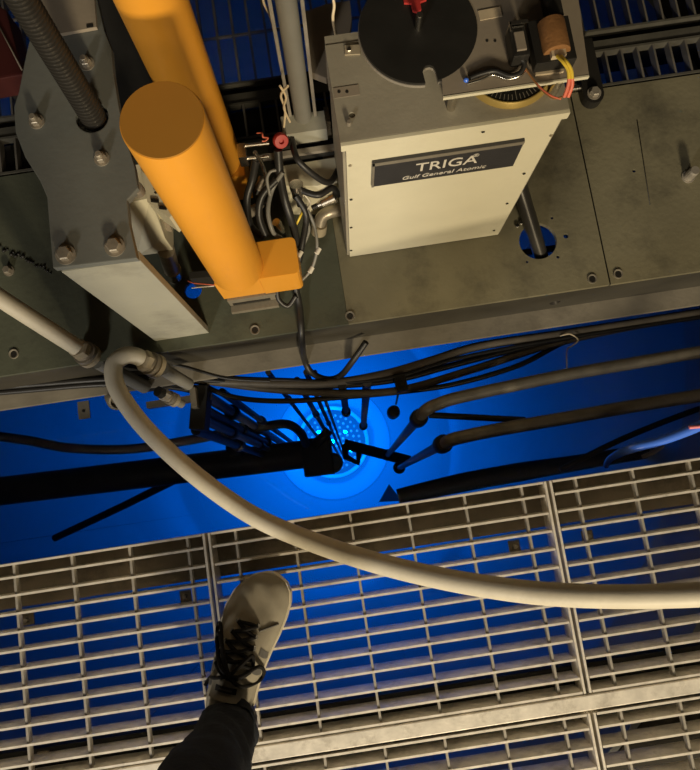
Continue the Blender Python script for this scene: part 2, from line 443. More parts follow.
# cross brace seen through the round deck hole
MB().bx(XS - .02, XS + .02, YD + .013, YK - .013, -.016, -.0101).build('seam_backing', 'beam', bridge)
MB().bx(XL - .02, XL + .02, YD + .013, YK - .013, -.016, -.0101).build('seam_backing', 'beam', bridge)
MB().bx(HOLE.x - .06, HOLE.x + .06, HOLE.y - .006, HOLE.y + .004, -.06, -.05).build('cross_brace', 'black', bridge)
# tab under the left end
p = at(84, 410, ZF - .03); t = MB(); t.box((p.x, p.y, p.z), (.022, .034, .004)); t.build('hanging_tab', 'flange', bridge)
MB().lathe([(.003, 0), (.003, .001)], (p.x, p.y - .002, p.z + .002), (0, 0, 1), 10).build('tab_hole', 'black', bridge)

# ------------------------------------------------------------------ far gratings beyond the bridge
YM = at(640, 38.5, 0).y
def far_panel(label, x0, x1, y0, y1):
    g = thing('far_grating', label, 'grating', ((x0 + x1) / 2, (y0 + y1) / 2, -.03), 'gratings beyond the bridge')
    me = bar_mesh('bearing_bar', (.0035, y1 - y0, .018), 'fargrate')
    n = int((x1 - x0) / .0285)
    for i in range(n + 1):
        inst('bearing_bar', me, g, (x0 + (x1 - x0) * i / n, (y0 + y1) / 2, 0))
    fb = bar_mesh('frame_bar', (x1 - x0, .004, .018), 'farframe')
    for y in (y0, y1): inst('frame_bar', fb, g, ((x0 + x1) / 2, y, .0005))
    cb = bar_mesh('cross_bar', (x1 - x0, .003, .006), 'fargrate')
    k = y0 + .095
    while k < y1 - .03: inst('cross_bar', cb, g, ((x0 + x1) / 2, k, -.001)); k += .095
xs = [-1.0, at(120, 60, 0).x, at(420, 60, 0).x, at(572, 60, 0).x, 1.0]
where = ['beyond the bridge at its left end', 'between the yellow cylinders and the drive box', 'hidden mostly behind the drive box', 'beyond the bridge at its right end']
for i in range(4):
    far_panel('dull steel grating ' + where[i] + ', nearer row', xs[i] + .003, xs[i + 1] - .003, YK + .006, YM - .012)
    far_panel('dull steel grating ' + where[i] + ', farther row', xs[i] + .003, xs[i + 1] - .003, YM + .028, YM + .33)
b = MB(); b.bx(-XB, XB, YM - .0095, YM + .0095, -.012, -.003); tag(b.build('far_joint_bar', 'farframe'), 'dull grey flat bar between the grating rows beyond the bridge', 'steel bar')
b = MB(); b.bx(-XB, XB, YM + .0096, YM + .048, -.119, -.031); b.bx(-XB, at(420, 60, 0).x, YM - .06, YM - .0096, -.119, -.031)
tag(b.build('cross_girder', 'beam'), 'black beam under the gratings beyond the bridge', 'beam')
b = MB(); b.bx(-XB, XB, YM + .33, YM + .9, -.119, -.0) ; struct(b.build('floor_far', 'concrete'))
# black clamp lug at the bridge's back edge, right of the drive box
lug = thing('clamp_lug', 'black rounded clamp lug with a bolt at the back edge of the bridge', 'clamp', at(590, 98, 0))
p = at(590, 100, .0); q = at(588, 45, .0)
out = [(p.x + .018 * math.cos(a), p.y + .018 * math.sin(a)) for a in [math.radians(d) for d in range(180, 361, 20)]]
b = MB(); b.prism(out + [(p.x + .018, q.y), (p.x - .018, q.y)], .001, .022); b.build('lug_body', 'black', lug, bevel=.002)
bolt(lug, (p.x, p.y, .022), .009, .010, 'steel', True)
MB().cyl((p.x - .045, p.y + .02, .012), (p.x - .005, p.y + .02, .012), .005).build('pin', 'chrome', lug)
rod('guide_rod', 'polished grey steel rod passing down through the round hole in the bridge', 'rod', [at(537, 243, 0) * 2 - at(517, 178, .09), at(517, 178, .09)], .0125, 'conduit', raw=True, seg=18)

# ------------------------------------------------------------------ grey bracket and column on the left
ZT = .405
p1 = at(97, 305, 0); brk = thing('support_bracket', 'grey steel bracket plate with bolts standing on a pale column at the left', 'bracket', (p1.x, p1.y, 0))
pl = [(53, 268), (137, 258), (129, 223), (127, 200), (138, 188), (134, 165), (123, 130), (118, 103), (113, 72), (111, 48), (104, 30), (96, -5), (92, -60), (40, -60), (34, 20), (25, 60), (19, 91), (14, 107), (15.5, 132), (25, 157), (40, 181), (47, 197), (49, 222)]
hc = at(92, 117, ZT)
b = MB(); b.prism([at(x, y, ZT) for x, y in pl], ZT - .012, ZT, [circle(hc, .0195)]); b.build('bracket_plate', 'bracket', brk, bevel=.0012)
A, B_ = at(57, 268, ZT), at(137, 258, ZT)
yf = (A.y + B_.y) / 2
b = MB(); b.bx(A.x, B_.x, yf, yf + .012, 0, ZT - .0122); b.build('column', 'column', brk, bevel=.0015)
for px, py, r, hh in ((66, 255, .0088, .010), (115, 247, .0088, .010)):
    bolt(brk, at(px, py, ZT), r, hh, 'zinc', True)
for px, py in ((37, 122), (102, 159), (87, 64)):
    p = at(px, py, ZT); bb = MB(); bb.lathe([(.0092, 0), (.0092, .0016)], p, seg=18); bb.lathe([(.0066, .0016), (.0066, .008), (.0058, .009)], p, seg=6, smooth=False); bb.lathe([(.0042, .009), (.0042, .013), (.0034, .0142)], p, seg=14); bb.build('bolt', 'zinc', brk)
p = at(139, 192, ZT - .02); MB().lathe([(.008, 0), (.008, .014), (.0035, .0141), (.0035, .010)], p, seg=12).build('socket_screw', 'zinc', brk)
# tan plate lying on top of the bracket
q = [at(x, y, ZT + .004) for x, y in ((58, 35), (97, 28), (90, -60), (32, -60), (38, 0))]
t = tag(MB().prism(q, ZT + .0005, ZT + .006).build('cover_plate', 'tan'), 'tan cover plate lying on the top end of the grey bracket', 'plate')
p = at(90, 26, ZT + .006); o = MB().box((p.x, p.y, ZT + .0063), (.008, .004, .001)).build('slot', 'black', t)
# flexible conduit
pts, rs = [], []
p0, p1 = at(93, 119, ZT - .06), at(93, 119, ZT)
d = (at(5, -18, .60) - at(92, 117, ZT)); L = d.length; d.normalize()
ax0 = at(92, 117, ZT) - d * .05
N = 60
for i in range(N * 4):
    t_ = (L + .12) * i / (N * 4); bow = Vector((0, 0, 0))
    pts.append(ax0 + d * t_ + Vector((.0, .012 * math.sin(t_ * 6), 0))); rs.append(.0155 if i % 4 < 2 else .0136)
rod('flexible_conduit', 'ribbed grey flexible conduit entering the hole in the bracket plate', 'conduit', pts, rs, 'conduit', seg=20, raw=True)
# dark red box, top left
p = [at(x, y, .30) for x, y in ((-30, 84), (23, 74), (6, 10), (-40, -20))]
rb = tag(MB().prism(p, .255, .30).build('junction_box', 'darkred', bevel=.003), 'dark red box in the top left corner beside the ribbed conduit', 'box')
MB().tube([at(-5, 18, .3015), at(22, 70, .3015)], .0012, 6, raw=True).build('lid_seam', 'tan', rb)
MB().box((p[0].x + .03, p[0].y + .05, .128), (.03, .03, .254)).build('post', 'black', rb)

# ------------------------------------------------------------------ cream housing behind the bracket
z1 = .30
f0, f1 = at(128, 204, z1), at(167, 192, z1)
cr = thing('cream_housing', 'cream sheet metal housing between the grey bracket and the yellow cylinder', 'housing', (f0.x, f0.y, .12))
vs = []; n = 8
q0, q1 = at(137, 256, .12), at(174, 251, .12)
bb = MB()
pa = [at(127, 203, z1), at(150, 198, z1), at(158, 215, z1 - .03), at(165, 238, z1 - .1), at(174, 251, .12), at(137, 256, .12)]
vv = [p for p in pa] + [p + Vector((.004, .05, 0)) for p in pa]
k = len(pa)
bb.add(vv, [tuple(range(k)), tuple(range(2 * k - 1, k - 1, -1))] + [(i, (i + 1) % k, k + (i + 1) % k, k + i) for i in range(k)])
bb.build('curved_front', 'cream', cr)
pb = [at(143, 172, z1), at(150, 178, z1), at(172, 222, z1 - .06), at(173, 240, .18), at(166, 238, .18), at(152, 200, z1 - .04)]
vv = [p + Vector((0, .012, 0)) for p in pb] + [p + Vector((.0, .04, 0)) for p in pb]; k = len(pb)
bb = MB(); bb.add(vv, [tuple(range(k)), tuple(range(2 * k - 1, k - 1, -1))] + [(i, (i + 1) % k, k + (i + 1) % k, k + i) for i in range(k)]); bb.build('side_plate', 'tan', cr)
g0 = at(145, 186, z1 + .01)
b = MB(); b.prism([at(x, y, z1 + .01) for x, y in ((140, 168), (147, 176), (172, 212), (168, 216), (146, 200))], z1 - .05, z1 + .004); b.build('top_cover', 'cream', cr)
for px, py in ((155, 201), (163, 208)): MB().box(at(px, py, z1 + .005), (.010, .004, .003), -.3).build('slot', 'black', cr)
bolt(cr, at(156, 193, z1 + .005), .002, .002, 'black', False, hexa=False, name='screw')
ft = thing('pipe_fitting', 'dark pipe fitting with a bright collar below the cream housing', 'fitting', at(172, 272, .0))
pt0, pt1 = at(168, 256, .10), at(172, 267, .05)
MB().cyl(at(166, 250, .13), at(172, 270, .045), .0135, .013).build('pipe', 'zinc', ft)
MB().cyl(at(172, 269, .05), at(174, 275, .02), .0145).build('collar', 'chrome', ft)
MB().cyl(at(174, 275, .02), at(175, 277, .001), .0125).build('socket', 'flange', ft)

# ------------------------------------------------------------------ yellow cylinders
zb, zc = .13, .545
ctop = at(162, 120, zc); cx, cy = ctop.x, ctop.y
base = at(240, 280, zb); 
det = thing('yellow_cylinder', 'whole orange-yellow cylinder with ochre end standing on a yellow box', 'cylinder', (base.x, base.y, 0), 'yellow cylinders')
Rc = 46.5 * pm(zc)
ax = Vector((ctop.x, ctop.y, zc)); bx_ = at(236, 266, zb)
b = MB(); b.tube([bx_, ax - (ax - bx_).normalized() * .002, ax], [Rc * .98, Rc, Rc * .985], 56, True, raw=True); b.build('cylinder_body', 'yellow', det)
nrm = (ax - bx_).normalized()
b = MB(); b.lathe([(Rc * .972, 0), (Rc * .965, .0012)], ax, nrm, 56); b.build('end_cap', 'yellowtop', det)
fr = at(300, 273, zb); fl = at(214, 286, zb); bk = at(293.6, 239, zb)
zbb = .046
outl = []
for (cxr, cyr, a0) in ((fr.x - .008, fr.y + .008, -90), (fr.x - .008, bk.y - .004, 0)):
    outl += [(cxr + .008 * math.cos(math.radians(a0 + a)), cyr + .008 * math.sin(math.radians(a0 + a))) for a in (0, 30, 60, 90)]
xm = at(259, 280, zb).x
b = MB(); b.prism(outl + [(xm, bk.y + .004), (xm, fr.y)], zbb, zb); b.build('base_box', 'yellow', det, bevel=.002)
b = MB(); b.prism(rect(fl.x, xm - .0005, fr.y + .002, bk.y - .006), zbb - .002, zb - .004); b.build('base_box', 'yellow', det, bevel=.0015)
t = MB(); 
for i in range(7): t.box((fl.x + .022 + i * .0042, fr.y + .0018, zb - .040 + (i % 3) * .001), (.0028, .0006, .0022 + .0012 * (i % 2)))
t.build('faint_marking', 'tan', det)
k0 = at(227, 302, zbb); k1 = at(276, 296, zbb)
b = MB(); b.bx(k0.x, k1.x, fr.y - .002, fr.y + .035, .0005, zbb - .0022); b.bx(k0.x, k1.x, fr.y - .014, fr.y - .0021, .0005, .012); cn = b.build('connector_foot', 'pipe', det, bevel=.001)
MB().bx(k0.x + .006, k1.x - .012, fr.y - .003, fr.y - .0019, .016, .026).build('slot', 'black', cn)
# second one behind
zc2, zb2 = .70, .12
dn = at(217, 158, zb2)
det2 = thing('yellow_cylinder', 'orange-yellow cylinder running out of the top of the photo, behind the shorter one', 'cylinder', (dn.x, dn.y, 0), 'yellow cylinders')
up2 = Vector((dn.x + .002, dn.y + .006, zc2))
b = MB(); b.tube([dn, up2], [.0385, .0385], 56, True, raw=True); b.build('cylinder_body', 'yellow', det2)
b = MB(); b.lathe([(.0372, 0), (.037, .0012)], up2, (up2 - dn), 48); b.build('end_cap', 'yellowtop', det2)
e0 = at(246, 177, .115)
b = MB(); b.bx(dn.x - .01, e0.x, dn.y - .036, dn.y + .02, .03, .119); b.build('base_box', 'yellow', det2, bevel=.002)
b = MB(); b.bx(dn.x - .01, e0.x - .01, dn.y - .030, dn.y + .015, .0005, .0298); b.build('foot', 'black', det2)
for py_, zz in ((146, .20), (159, .18)):
    MB().cyl(at(241, py_, zz), at(269, py_ - 3, zz), .003).build('clamp_screw', 'chrome', det2)
MB().box(at(243, 155, .19), (.012, .022, .03)).build('clamp', 'chrome', det2)

# ------------------------------------------------------------------ grey drive tube between the cylinders and the drive box
zt_ = .20
tb = at(303, 116, zt_); 
gt = thing('drive_tube', 'upright grey tube between two rails on a grey block, left of the drive box', 'tube', (tb.x, tb.y, 0))
MB().cyl((tb.x, tb.y, zt_ - .02), (tb.x, tb.y + .004,   .68), .0128, seg=32).build('tube', 'grey', gt)
for px, m in ((290, 'steel'), (315, 'steel')):
    p = at(px, 114, zt_); MB().bx(p.x - .0022, p.x + .0022, p.y - .004, p.y + .004, zt_, .68).build('rail', m, gt)
a, c = at(283, 135, zt_), at(327, 128, zt_); kk = at(283, 118, zt_)
MB().bx(a.x, c.x, a.y, a.y + .03, zt_ - .035, zt_ - .001).build('block', 'column', gt, bevel=.001)
MB().bx(a.x + .012, c.x - .012, a.y + .004, a.y + .026, .0005, zt_ - .0352).build('post', 'black', gt)
MB().bx(c.x - .001, c.x + .006, a.y + .004, a.y + .028, zt_ - .03, zt_ + .012).build('side_plate', 'chrome', gt)
a2, c2 = at(262, 160, .17), at(340, 148, .17)
MB().bx(a2.x, c2.x, a.y - .012, a.y - .004, .150, .158).build('cross_rail', 'steel', gt)
MB().bx(a2.x + .01, c2.x, a.y - .0038, a.y + .01, .120, .1498).build('cross_rail', 'beam', gt)
p = at(281, 137, zt_ + .005)
kn = thing('red_dial_stop', 'round red plastic knob beside the block of the grey tube', 'knob', (p.x, p.y, p.z - .01))
q = p + Vector((-.002, -.004, 0)); MB().lathe([(.0115, 0), (.0115, .006), (.010, .008), (.004, .0082), (.003, .004)], q, (.25, -.75, .6), 20).build('disc', 'red', kn)
MB().box(q + Vector((.004, -.004, -.012)), (.022, .008, .010)).build('holder', 'black', kn)
# upper bracket behind the tube with its pale edge
bk1 = [at(x, y, .30) for x, y in ((303, 12), (325, 4), (350, 0), (352, 20), (345, 60), (326, 78), (310, 72))]
tag(MB().prism(bk1, .285, .30).build('mounting_plate', 'tan', bevel=.001), 'brown mounting plate between the grey tube and the black wheel', 'plate')
MBp = MB(); MBp.bx(at(330, 60, .2).x, at(348, 60, .2).x, at(330, 60, .2).y, at(330, 60, .2).y + .02, .0005, .2845)
tag(MBp.build('mounting_post', 'beam'), 'black post under the brown mounting plate', 'post')
rod('beige_wire', 'twisted pair of beige wires hanging at the rail of the grey tube', 'wire', [at(288, 86, .33), at(281, 95, .30), at(285, 110, .25), at(284, 127, .21)], .0016, 'wiretan', 'beige wires')
MB2 = [at(280, 86, .33), at(286, 97, .30), at(284, 108, .26), at(290, 122, .22)]
rod('beige_wire', 'short beige wire crossing its twin over the red knob', 'wire', MB2, .0016, 'wiretan', 'beige wires')
rod('beige_wire', 'beige wire coming down from the top between tube and black wheel', 'wire', [at(327, -20, .45), at(334, 3, .42), at(333, 20, .40), at(338, 44, .34)], .0018, 'wiretan', 'beige wires')
rod('beige_wire', 'dim beige wire at the top left of the grey tube', 'wire', [at(262, -10, .42), at(264, 3, .4), at(270, 16, .38), at(274, 30, .34)], .0016, 'wiretan', 'beige wires')

# ------------------------------------------------------------------ drive box with nameplate and wheels
zt = .41
TLf, TRf = at(341, 147, zt), at(570, 110, zt)
yf = (TLf.y + TRf.y) / 2
x0, x1 = TLf.x, TRf.x
back = at(327, 45, zt).y
drv = thing('drive_box', 'cream instrument drive box with a charcoal nameplate, standing on the bridge', 'instrument', ((x0 + x1) / 2, yf + .06, 0))
b = MB(); b.bx(x0 + .002, x1 - .002, yf + .004, back, .0005, zt - .003); b.build('housing', 'boxtop', drv, bevel=.001)
FL, FRt = aty(348, 152, yf), aty(562, 118, yf)
b = MB(); b.bx(x0 + .006, x1 - .006, yf, yf + .0038, .002, zt - .014); b.build('front_panel', 'cream', drv, bevel=.0008)
b = MB(); b.bx(x0, x1, yf - .0015, yf + .0038, zt - .0138, zt); b.build('front_lip', 'cream', drv, bevel=.0008)
b = MB(); b.prism(rect(x0, x1, yf + .004, back), zt - .0028, zt, [circle(at(352, 115, zt), .0036, 12), circle(at(339, 92, zt), .0022, 10), circle(at(348, 91, zt), .0022, 10)]); b.build('top_plate', 'boxtop', drv, bevel=.0005)
MB().bx(x0 + .001, x0 + .05, back + .0001, back + .012, zt - .10, zt - .001).build('back_lip', 'boxtop', drv)
bolt(drv, at(349, 125, zt), .003, .008, 'zinc', False, hexa=False, name='screw')
p = at(349, 51, zt); MB().box((p.x + .004, p.y, zt + .001), (.018, .012, .002), -.1).build('solder_patch', 'brass', drv); bolt(drv, p, .003, .004, 'chrome', False, name='screw')
p = at(344, 92, zt); MB().box((p.x + .003, p.y, zt + .0004), (.030, .013, .0006)).build('tape_patch', 'tan', drv)
for px in (339, 347):
    p = at(px, 92, zt); MB().lathe([(.002, 0), (.002, .0004)], (p.x, p.y, zt + .0007), seg=10).build('patch_hole', 'black', drv)
for px, py in ((350, 165), (551, 135), (351, 199), (351, 227), (524, 173), (507, 203), (494, 230), (351, 250), (421, 247), (483, 131)):
    p = aty(px, py, yf); bolt(drv, (p.x, yf - .0001, p.z), .0022, .0012, 'black' if py not in (165, 135) else 'brass', False, (0, -1, 0), 'screw', False)
c = [aty(x, y, yf) for x, y in ((372, 160), (523, 138), (513.5, 163.7), (372, 183.6))]
nx0, nx1 = c[0].x, (c[1].x + c[2].x) / 2; nz1, nz0 = (c[0].z + c[1].z) / 2, (c[2].z + c[3].z) / 2
npl = MB().bx(nx0, nx1, yf - .004, yf - .0001, nz0, nz1).build('nameplate', 'plate', drv, bevel=.0005)
MB().bx(nx0, nx1, yf - .0048, yf - .0042, nz1 - .0085, nz1 - .001).build('plate_edge', 'flange', npl)
MB().bx(nx0, nx0 + .003, yf - .0048, yf - .0042, nz0, nz1 - .001).build('plate_edge', 'flange', npl)
def text(body, size, xc, zc_, y, sx, parent, m, name='lettering', shear=0):
    cu = bpy.data.curves.new(name, 'FONT'); cu.body = body; cu.size = size; cu.extrude = .0003; cu.align_x = 'CENTER'; cu.shear = shear
    cu.offset = size * .004; cu.resolution_u = 3
    o = bpy.data.objects.new(name, cu); COL.objects.link(o)
    bpy.context.view_layer.update()
    me = bpy.data.meshes.new_from_object(o.evaluated_get(bpy.context.evaluated_depsgraph_get()))
    bpy.data.objects.remove(o)
    Mx = Matrix(((sx, 0, 0, 0), (0, 0, -1, 0), (0, 1, 0, 0), (0, 0, 0, 1)))
    me.transform(Matrix.Translation(Vector((xc, y, zc_)) - wloc(parent)) @ Mx)
    me.materials.clear(); me.materials.append(M[m])
    ob = bpy.data.objects.new(name, me); COL.objects.link(ob); ob.parent = parent
    return ob
pt = aty(446, 166, yf - .0042)
hh = (nz1 - nz0)
text('TRIGA', hh * .46, pt.x, nz0 + hh * .40, yf - .0042, .87, npl, 'lettering')
text('®', hh * .15, pt.x + .0365, nz0 + hh * .66, yf - .0042, 1.0, npl, 'lettering')
text('Gulf General Atomic', hh * .19, pt.x - .001, nz0 + hh * .13, yf - .0042, .98, npl, 'lettering', shear=.2)
# black wheel with slot
zw = zt + .035
wc = at(418, 28, zw); Rw = 64.5 * pm(zw)
slot_a = math.radians(-86)
ol = []
for i in range(72):
    a = slot_a + math.radians(6.2) + (2 * math.pi - 2 * math.radians(6.2)) * i / 71
    ol.append((wc.x + Rw * math.cos(a), wc.y + Rw * math.sin(a)))
sd = Vector((math.cos(slot_a), math.sin(slot_a))); sn = Vector((-sd.y, sd.x)); hw = Rw * math.sin(math.radians(6.2)); cc = Vector((wc.x, wc.y)) + sd * Rw * .80
for a in (150, 120, 90, 60, 30): pass
ol += [tuple(cc - sn * hw)] + [tuple(cc - sn * hw * math.cos(math.radians(a)) - sd * hw * math.sin(math.radians(a))) for a in (36, 72, 108, 144)] + [tuple(cc + sn * hw)]
wh = MB().prism(ol, zw - .004, zw).build('wheel', 'black', drv)
ol2 = [(wc.x + (x - wc.x) * 1.014, wc.y + (y - wc.y) * 1.014) for x, y in ol]
MB().prism(ol2, zw - .0085, zw - .0041).build('wheel_rim', 'steel', wh)
MB().cyl((wc.x, wc.y, zt + .0002), (wc.x, wc.y, zw - .0087), .012).build('hub', 'steel', wh)
b = MB(); pts = [Vector((wc.x, wc.y, zw + .0015 * i)) for i in range(17)]; b.tube(pts, [.0042 if i % 2 else .0036 for i in range(17)], 14, True, raw=True); b.build('threaded_stud', 'chrome', wh)
p = at(416, 4, zw + .004); yv = p.y
ar = [(p.x - .013, yv + .03), (p.x - .013, yv + .004), (p.x - .005, yv + .002), (p.x - .005, yv - .007), (p.x, yv - .010), (p.x + .005, yv - .007), (p.x + .005, yv + .002), (p.x + .013, yv + .004), (p.x + .013, yv + .03)]
MB().prism(ar, zw + .0005, zw + .004).build('pointer', 'red', wh)
# second dial under the raised plate
dc = at(510, 60, zt + .012); Rd = 47.5 * pm(zt + .012)
dl = MB().lathe([(Rd * 1.07, zt + .0002), (Rd * 1.07, zt + .004), (Rd * 1.01, zt + .009), (Rd * .985, zt + .009), (Rd * .985, zt + .0002)], (dc.x, dc.y, 0), seg=56).build('dial_rim', 'gold', drv)
MB().lathe([(Rd * .98, zt + .0002), (Rd * .98, zt + .008)], (dc.x, dc.y, 0), seg=56).build('dial_face', 'black', dl)
b = MB()
for i in range(60):
    a = 2 * math.pi * i / 60; r0 = Rd * (.70 if i % 5 == 0 else .80)
    b.box((dc.x + math.cos(a) * (r0 + Rd * .93) / 2, dc.y + math.sin(a) * (r0 + Rd * .93) / 2, zt + .0083), (Rd * .93 - r0, .0008, .0004), a)
b.build('dial_marks', 'flange', dl)
# raised plate on standoffs
zp = zt + .034
pp = [at(x, y, zp) for x, y in ((443, 95), (589, 75), (573, -40), (478, -40), (440, 20), (440, 60), (442, 80))]
rp = MB().prism(pp, zp - .0032, zp).build('terminal_plate', 'tan', drv)
fe0, fe1 = at(443, 95.5, zp), at(589, 75.5, zp)
MB().bx(fe0.x, fe1.x, (fe0.y + fe1.y) / 2 - .0022, (fe0.y + fe1.y) / 2 - .0002, zp - .005, zp + .0004).build('plate_edge', 'cream', rp)
for px, py in ((455, 98), (560, 84)):
    q = at(px, py, zp - .004); MB().cyl((q.x, q.y + .005, zt + .0002), (q.x, q.y + .005, zp - .0034), .0052).build('standoff', 'chrome', rp)
p = at(490, 14, zp); MB().box((p.x, p.y, zp + .0006), (.026, .012, .001), .05).build('label_patch', 'paper', rp)
for px in (487, 495):
    p = at(px, 41, zp); MB().lathe([(.0016, 0), (.0016, .0006)], p, seg=8).build('hole', 'black', rp)
# transformer
tc_ = at(555, 40, zp + .02)
tr = thing('transformer', 'black transformer with a brown coil on the plate of the drive box', 'transformer', (tc_.x, tc_.y, zp))
b = MB(); b.bx(at(535, 60, zp + .02).x, at(577, 60, zp + .02).x, at(556, 62, zp + .02).y, at(556, 18, zp + .02).y, zp + .004, zp + .022); b.build('core', 'black', tr, bevel=.001)
a, c = at(545, 51, zp + .03), at(566, 16, zp + .03)
b = MB(); b.tube([Vector(((a.x + c.x) / 2, a.y, zp + .022)), Vector(((a.x + c.x) / 2, c.y, zp + .022))], (c.x - a.x) / 2, 22, raw=True); b.build('coil', 'coil', tr, bevel=.002)
p = at(557, 55, zp + .022); MB().box((p.x, p.y, zp + .024), (.016, .010, .010)).build('terminal_strip', 'paper', tr)
p = at(549, 68, zp + .004); MB().box((p.x, p.y, zp + .002), (.032, .012, .0036), -.02).build('mounting_foot', 'paper', tr)
for i, dx in enumerate((0, 4)):
    MB().tube([at(557 + dx, 56, zp + .03), at(563 + dx * .9, 62, zp + .034), at(568 + dx * .8, 70, zp + .032), at(569 + dx * .8, 79, zp + .028)], .0019, 8).build('yellow_lead', 'wireyellow', tr)
    MB().tube([at(569 + dx * .8, 78, zp + .028), at(568 + dx, 86, zp + .022), at(564 + dx, 97, zp + .012)], .0021, 8).build('red_lead', 'wirered', tr)
MB().tube([at(562, 97, zp + .012), at(553, 98, zp + .008), at(541, 89, zp + .006), at(530, 75, zp + .006), at(524, 66, zp + .008)], .0012, 8).build('brown_lead', 'coil', tr)
MB().tube([at(561, 99, zp + .010), at(550, 95, zp + .010), at(537, 84, zp + .006), at(526, 70, zp + .006)], .001, 8).build('brown_lead', 'wirered', tr)
p = at(554, 8, zp + .02); MB().bx(at(548, 5, zp + .02).x, at(562, 5, zp + .02).x, at(554, 16, zp + .02).y, at(554, -30, zp + .02).y, zp + .0003, zp + .02).build('end_frame', 'black', tr)
# relay next to it
p = at(519, 42, zp + .02)
rl = thing('relay', 'dark relay with a bright metal clip beside the transformer', 'relay', (p.x, p.y, zp))
b = MB(); b.box((p.x, p.y, zp + .012), (.019, .036, .022)); b.build('relay_body', 'black', rl, bevel=.003)
b = MB(); b.box((p.x, p.y - .002, zp + .0245), (.011, .022, .003)); b.build('relay_face', 'tan', rl, bevel=.001)
q = at(519, 21, zp + .03); b = MB(); b.box((q.x, q.y, zp + .028), (.021, .0035, .002), -.03); b.box((q.x - .0095, q.y - .004, zp + .028), (.002, .01, .002)); b.box((q.x, q.y + .002, zp + .014), (.018, .002, .027)); b.build('metal_clip', 'chrome', rl)
rod('black_loom', 'thick black wire loom curving over the plate below the relay', 'cable', [at(470, 78, zp + .003), at(480, 74, zp + .004), at(495, 71, zp + .005), at(510, 76, zp + .005), at(521, 72, zp + .006), at(524, 62, zp + .01), at(514, 55, zp + .014)], .0028, 'rubber')
rod('silver_wire', 'thin silver wire running along the black loom on the plate', 'wire', [at(467, 84, zp + .003), at(480, 80, zp + .003), at(493, 75, zp + .003), at(508, 79, zp + .003), at(521, 75, zp + .006), at(525, 69, zp + .004)], .0014, 'chrome')
p = at(466, 80, zp + .004); tag(MB().ball((p.x, p.y, zp + .004), .0030).build('blue_bead', 'bluetint'), 'small blue bead beside the edge of the black wheel', 'bead')

# ------------------------------------------------------------------ cables and connectors between yellow box and drive box
zc_ = .10
a, c = at(282, 168, .12), at(335, 158, .12)
cb = thing('cream_module', 'cream metal module under the cross rail, left of the drive box', 'module', ((a.x + c.x) / 2, a.y, 0))
MB().prism([at(281, 166, .12), at(336, 157, .12), at(338, 178, .12), at(318, 186, .12), at(283, 186, .12)][::-1], .0005, .12).build('case', 'cream', cb, bevel=.001)
cab = [
    ('black cable looping down from the block in front of the cream module', [(292, 140, .19), (298, 160, .20), (318, 178, .17), (330, 182, .14), (338, 170, .12)], .0048, 'rubber'),
    ('black cable falling from beside the yellow cylinder to the yellow box', [(256, 160, .18), (252, 180, .15), (247, 200, .13), (250, 225, .11), (262, 236, .08)], .006, 'rubber'),
    ('long black cable leaning between the cylinder and the cream module', [(278, 150, .2), (280, 175, .17), (285, 200, .15), (292, 222, .12), (298, 245, .06)], .0065, 'rubber'),
    ('grey cable hanging in a loop above the yellow box', [(283, 172, .18), (272, 190, .16), (268, 212, .15), (273, 232, .13), (281, 238, .10)], .0035, 'grey'),
    ('black cable loop left of the grey hanging loop', [(276, 180, .17), (262, 196, .16), (259, 216, .14), (266, 236, .12)], .0055, 'rubber'),
    ('black cable bent round the chrome connector', [(300, 190, .14), (318, 195, .14), (332, 188, .13), (338, 195, .1)], .0052, 'rubber'),
    ('black cable falling right of the yellow box', [(296, 196, .14), (306, 215, .12), (303, 240, .08), (299, 262, .05)], .005, 'rubber'),
    ('thin grey cable with white sleeves right of the yellow box', [(305, 205, .12), (314, 225, .10), (317, 248, .08), (312, 268, .06), (302, 280, .05)], .0026, 'grey'),
    ('second thin grey cable beside the white-sleeved one', [(303, 212, .11), (309, 230, .09), (300, 252, .06)], .0026, 'grey'),
    ('black cable end hanging below the yellow box', [(277, 290, .04), (279, 300, .03), (288, 306, .02), (296, 296, .03)], .0042, 'rubber'),
    ('short bright cable stub beside the clamp screws', [(255, 152, .2), (262, 165, .17), (266, 178, .15)], .0032, 'chrome'),
    ('small bent grey cable over the dark gap', [(276, 170, .2), (270, 172, .2), (267, 180, .19), (270, 195, .17)], .0024, 'grey'),
]
for lab, pts, r, m in cab:
    rod('cable', lab, 'cable', [at(*p) for p in pts], r, m)
def plug(lab, px0, py0, z0, px1, py1, z1_, r, m='chrome'):
    p, q = at(px0, py0, z0), at(px1, py1, z1_); d = q - p
    t = thing('connector', lab, 'connector', p)
    b = MB(); b.lathe([(r * .6, 0), (r * .75, d.length * .2), (r, d.length * .25), (r, d.length * .7), (r * 1.15, d.length * .72), (r * 1.15, d.length)], p, d, 18, False); b.build('shell', m, t)
    b = MB(); b.cyl(p - d * .35, p + d * .02, r * .5); b.build('cable_boot', 'rubber', t)
plug('chrome connector standing between the cables and the drive box', 299, 200, .12, 296, 184, .15, .0095)
plug('bright connector lying beside the foot of the drive box', 318, 205, .1, 335, 197, .11, .008)
plug('chrome connector low beside the yellow cylinder', 262, 205, .10, 247, 214, .11, .008, 'zinc')
plug('tarnished connector under the hanging grey cable', 258, 190, .13, 264, 178, .14, .007, 'zinc')
plug('small chrome plug behind the yellow box', 283, 232, .06, 276, 222, .09, .006)
rod('yellow_wire', 'short yellow wire tucked among the chrome connectors', 'wire', [at(296, 225, .11), at(300, 217, .12), at(303, 208, .12), at(299, 200, .13)], .0018, 'wireyellow')
rod('white_wire', 'short white wire tucked among the chrome connectors', 'wire', [at(305, 222, .11), at(306, 212, .12), at(310, 203, .12), at(304, 194, .13)], .0016, 'white')
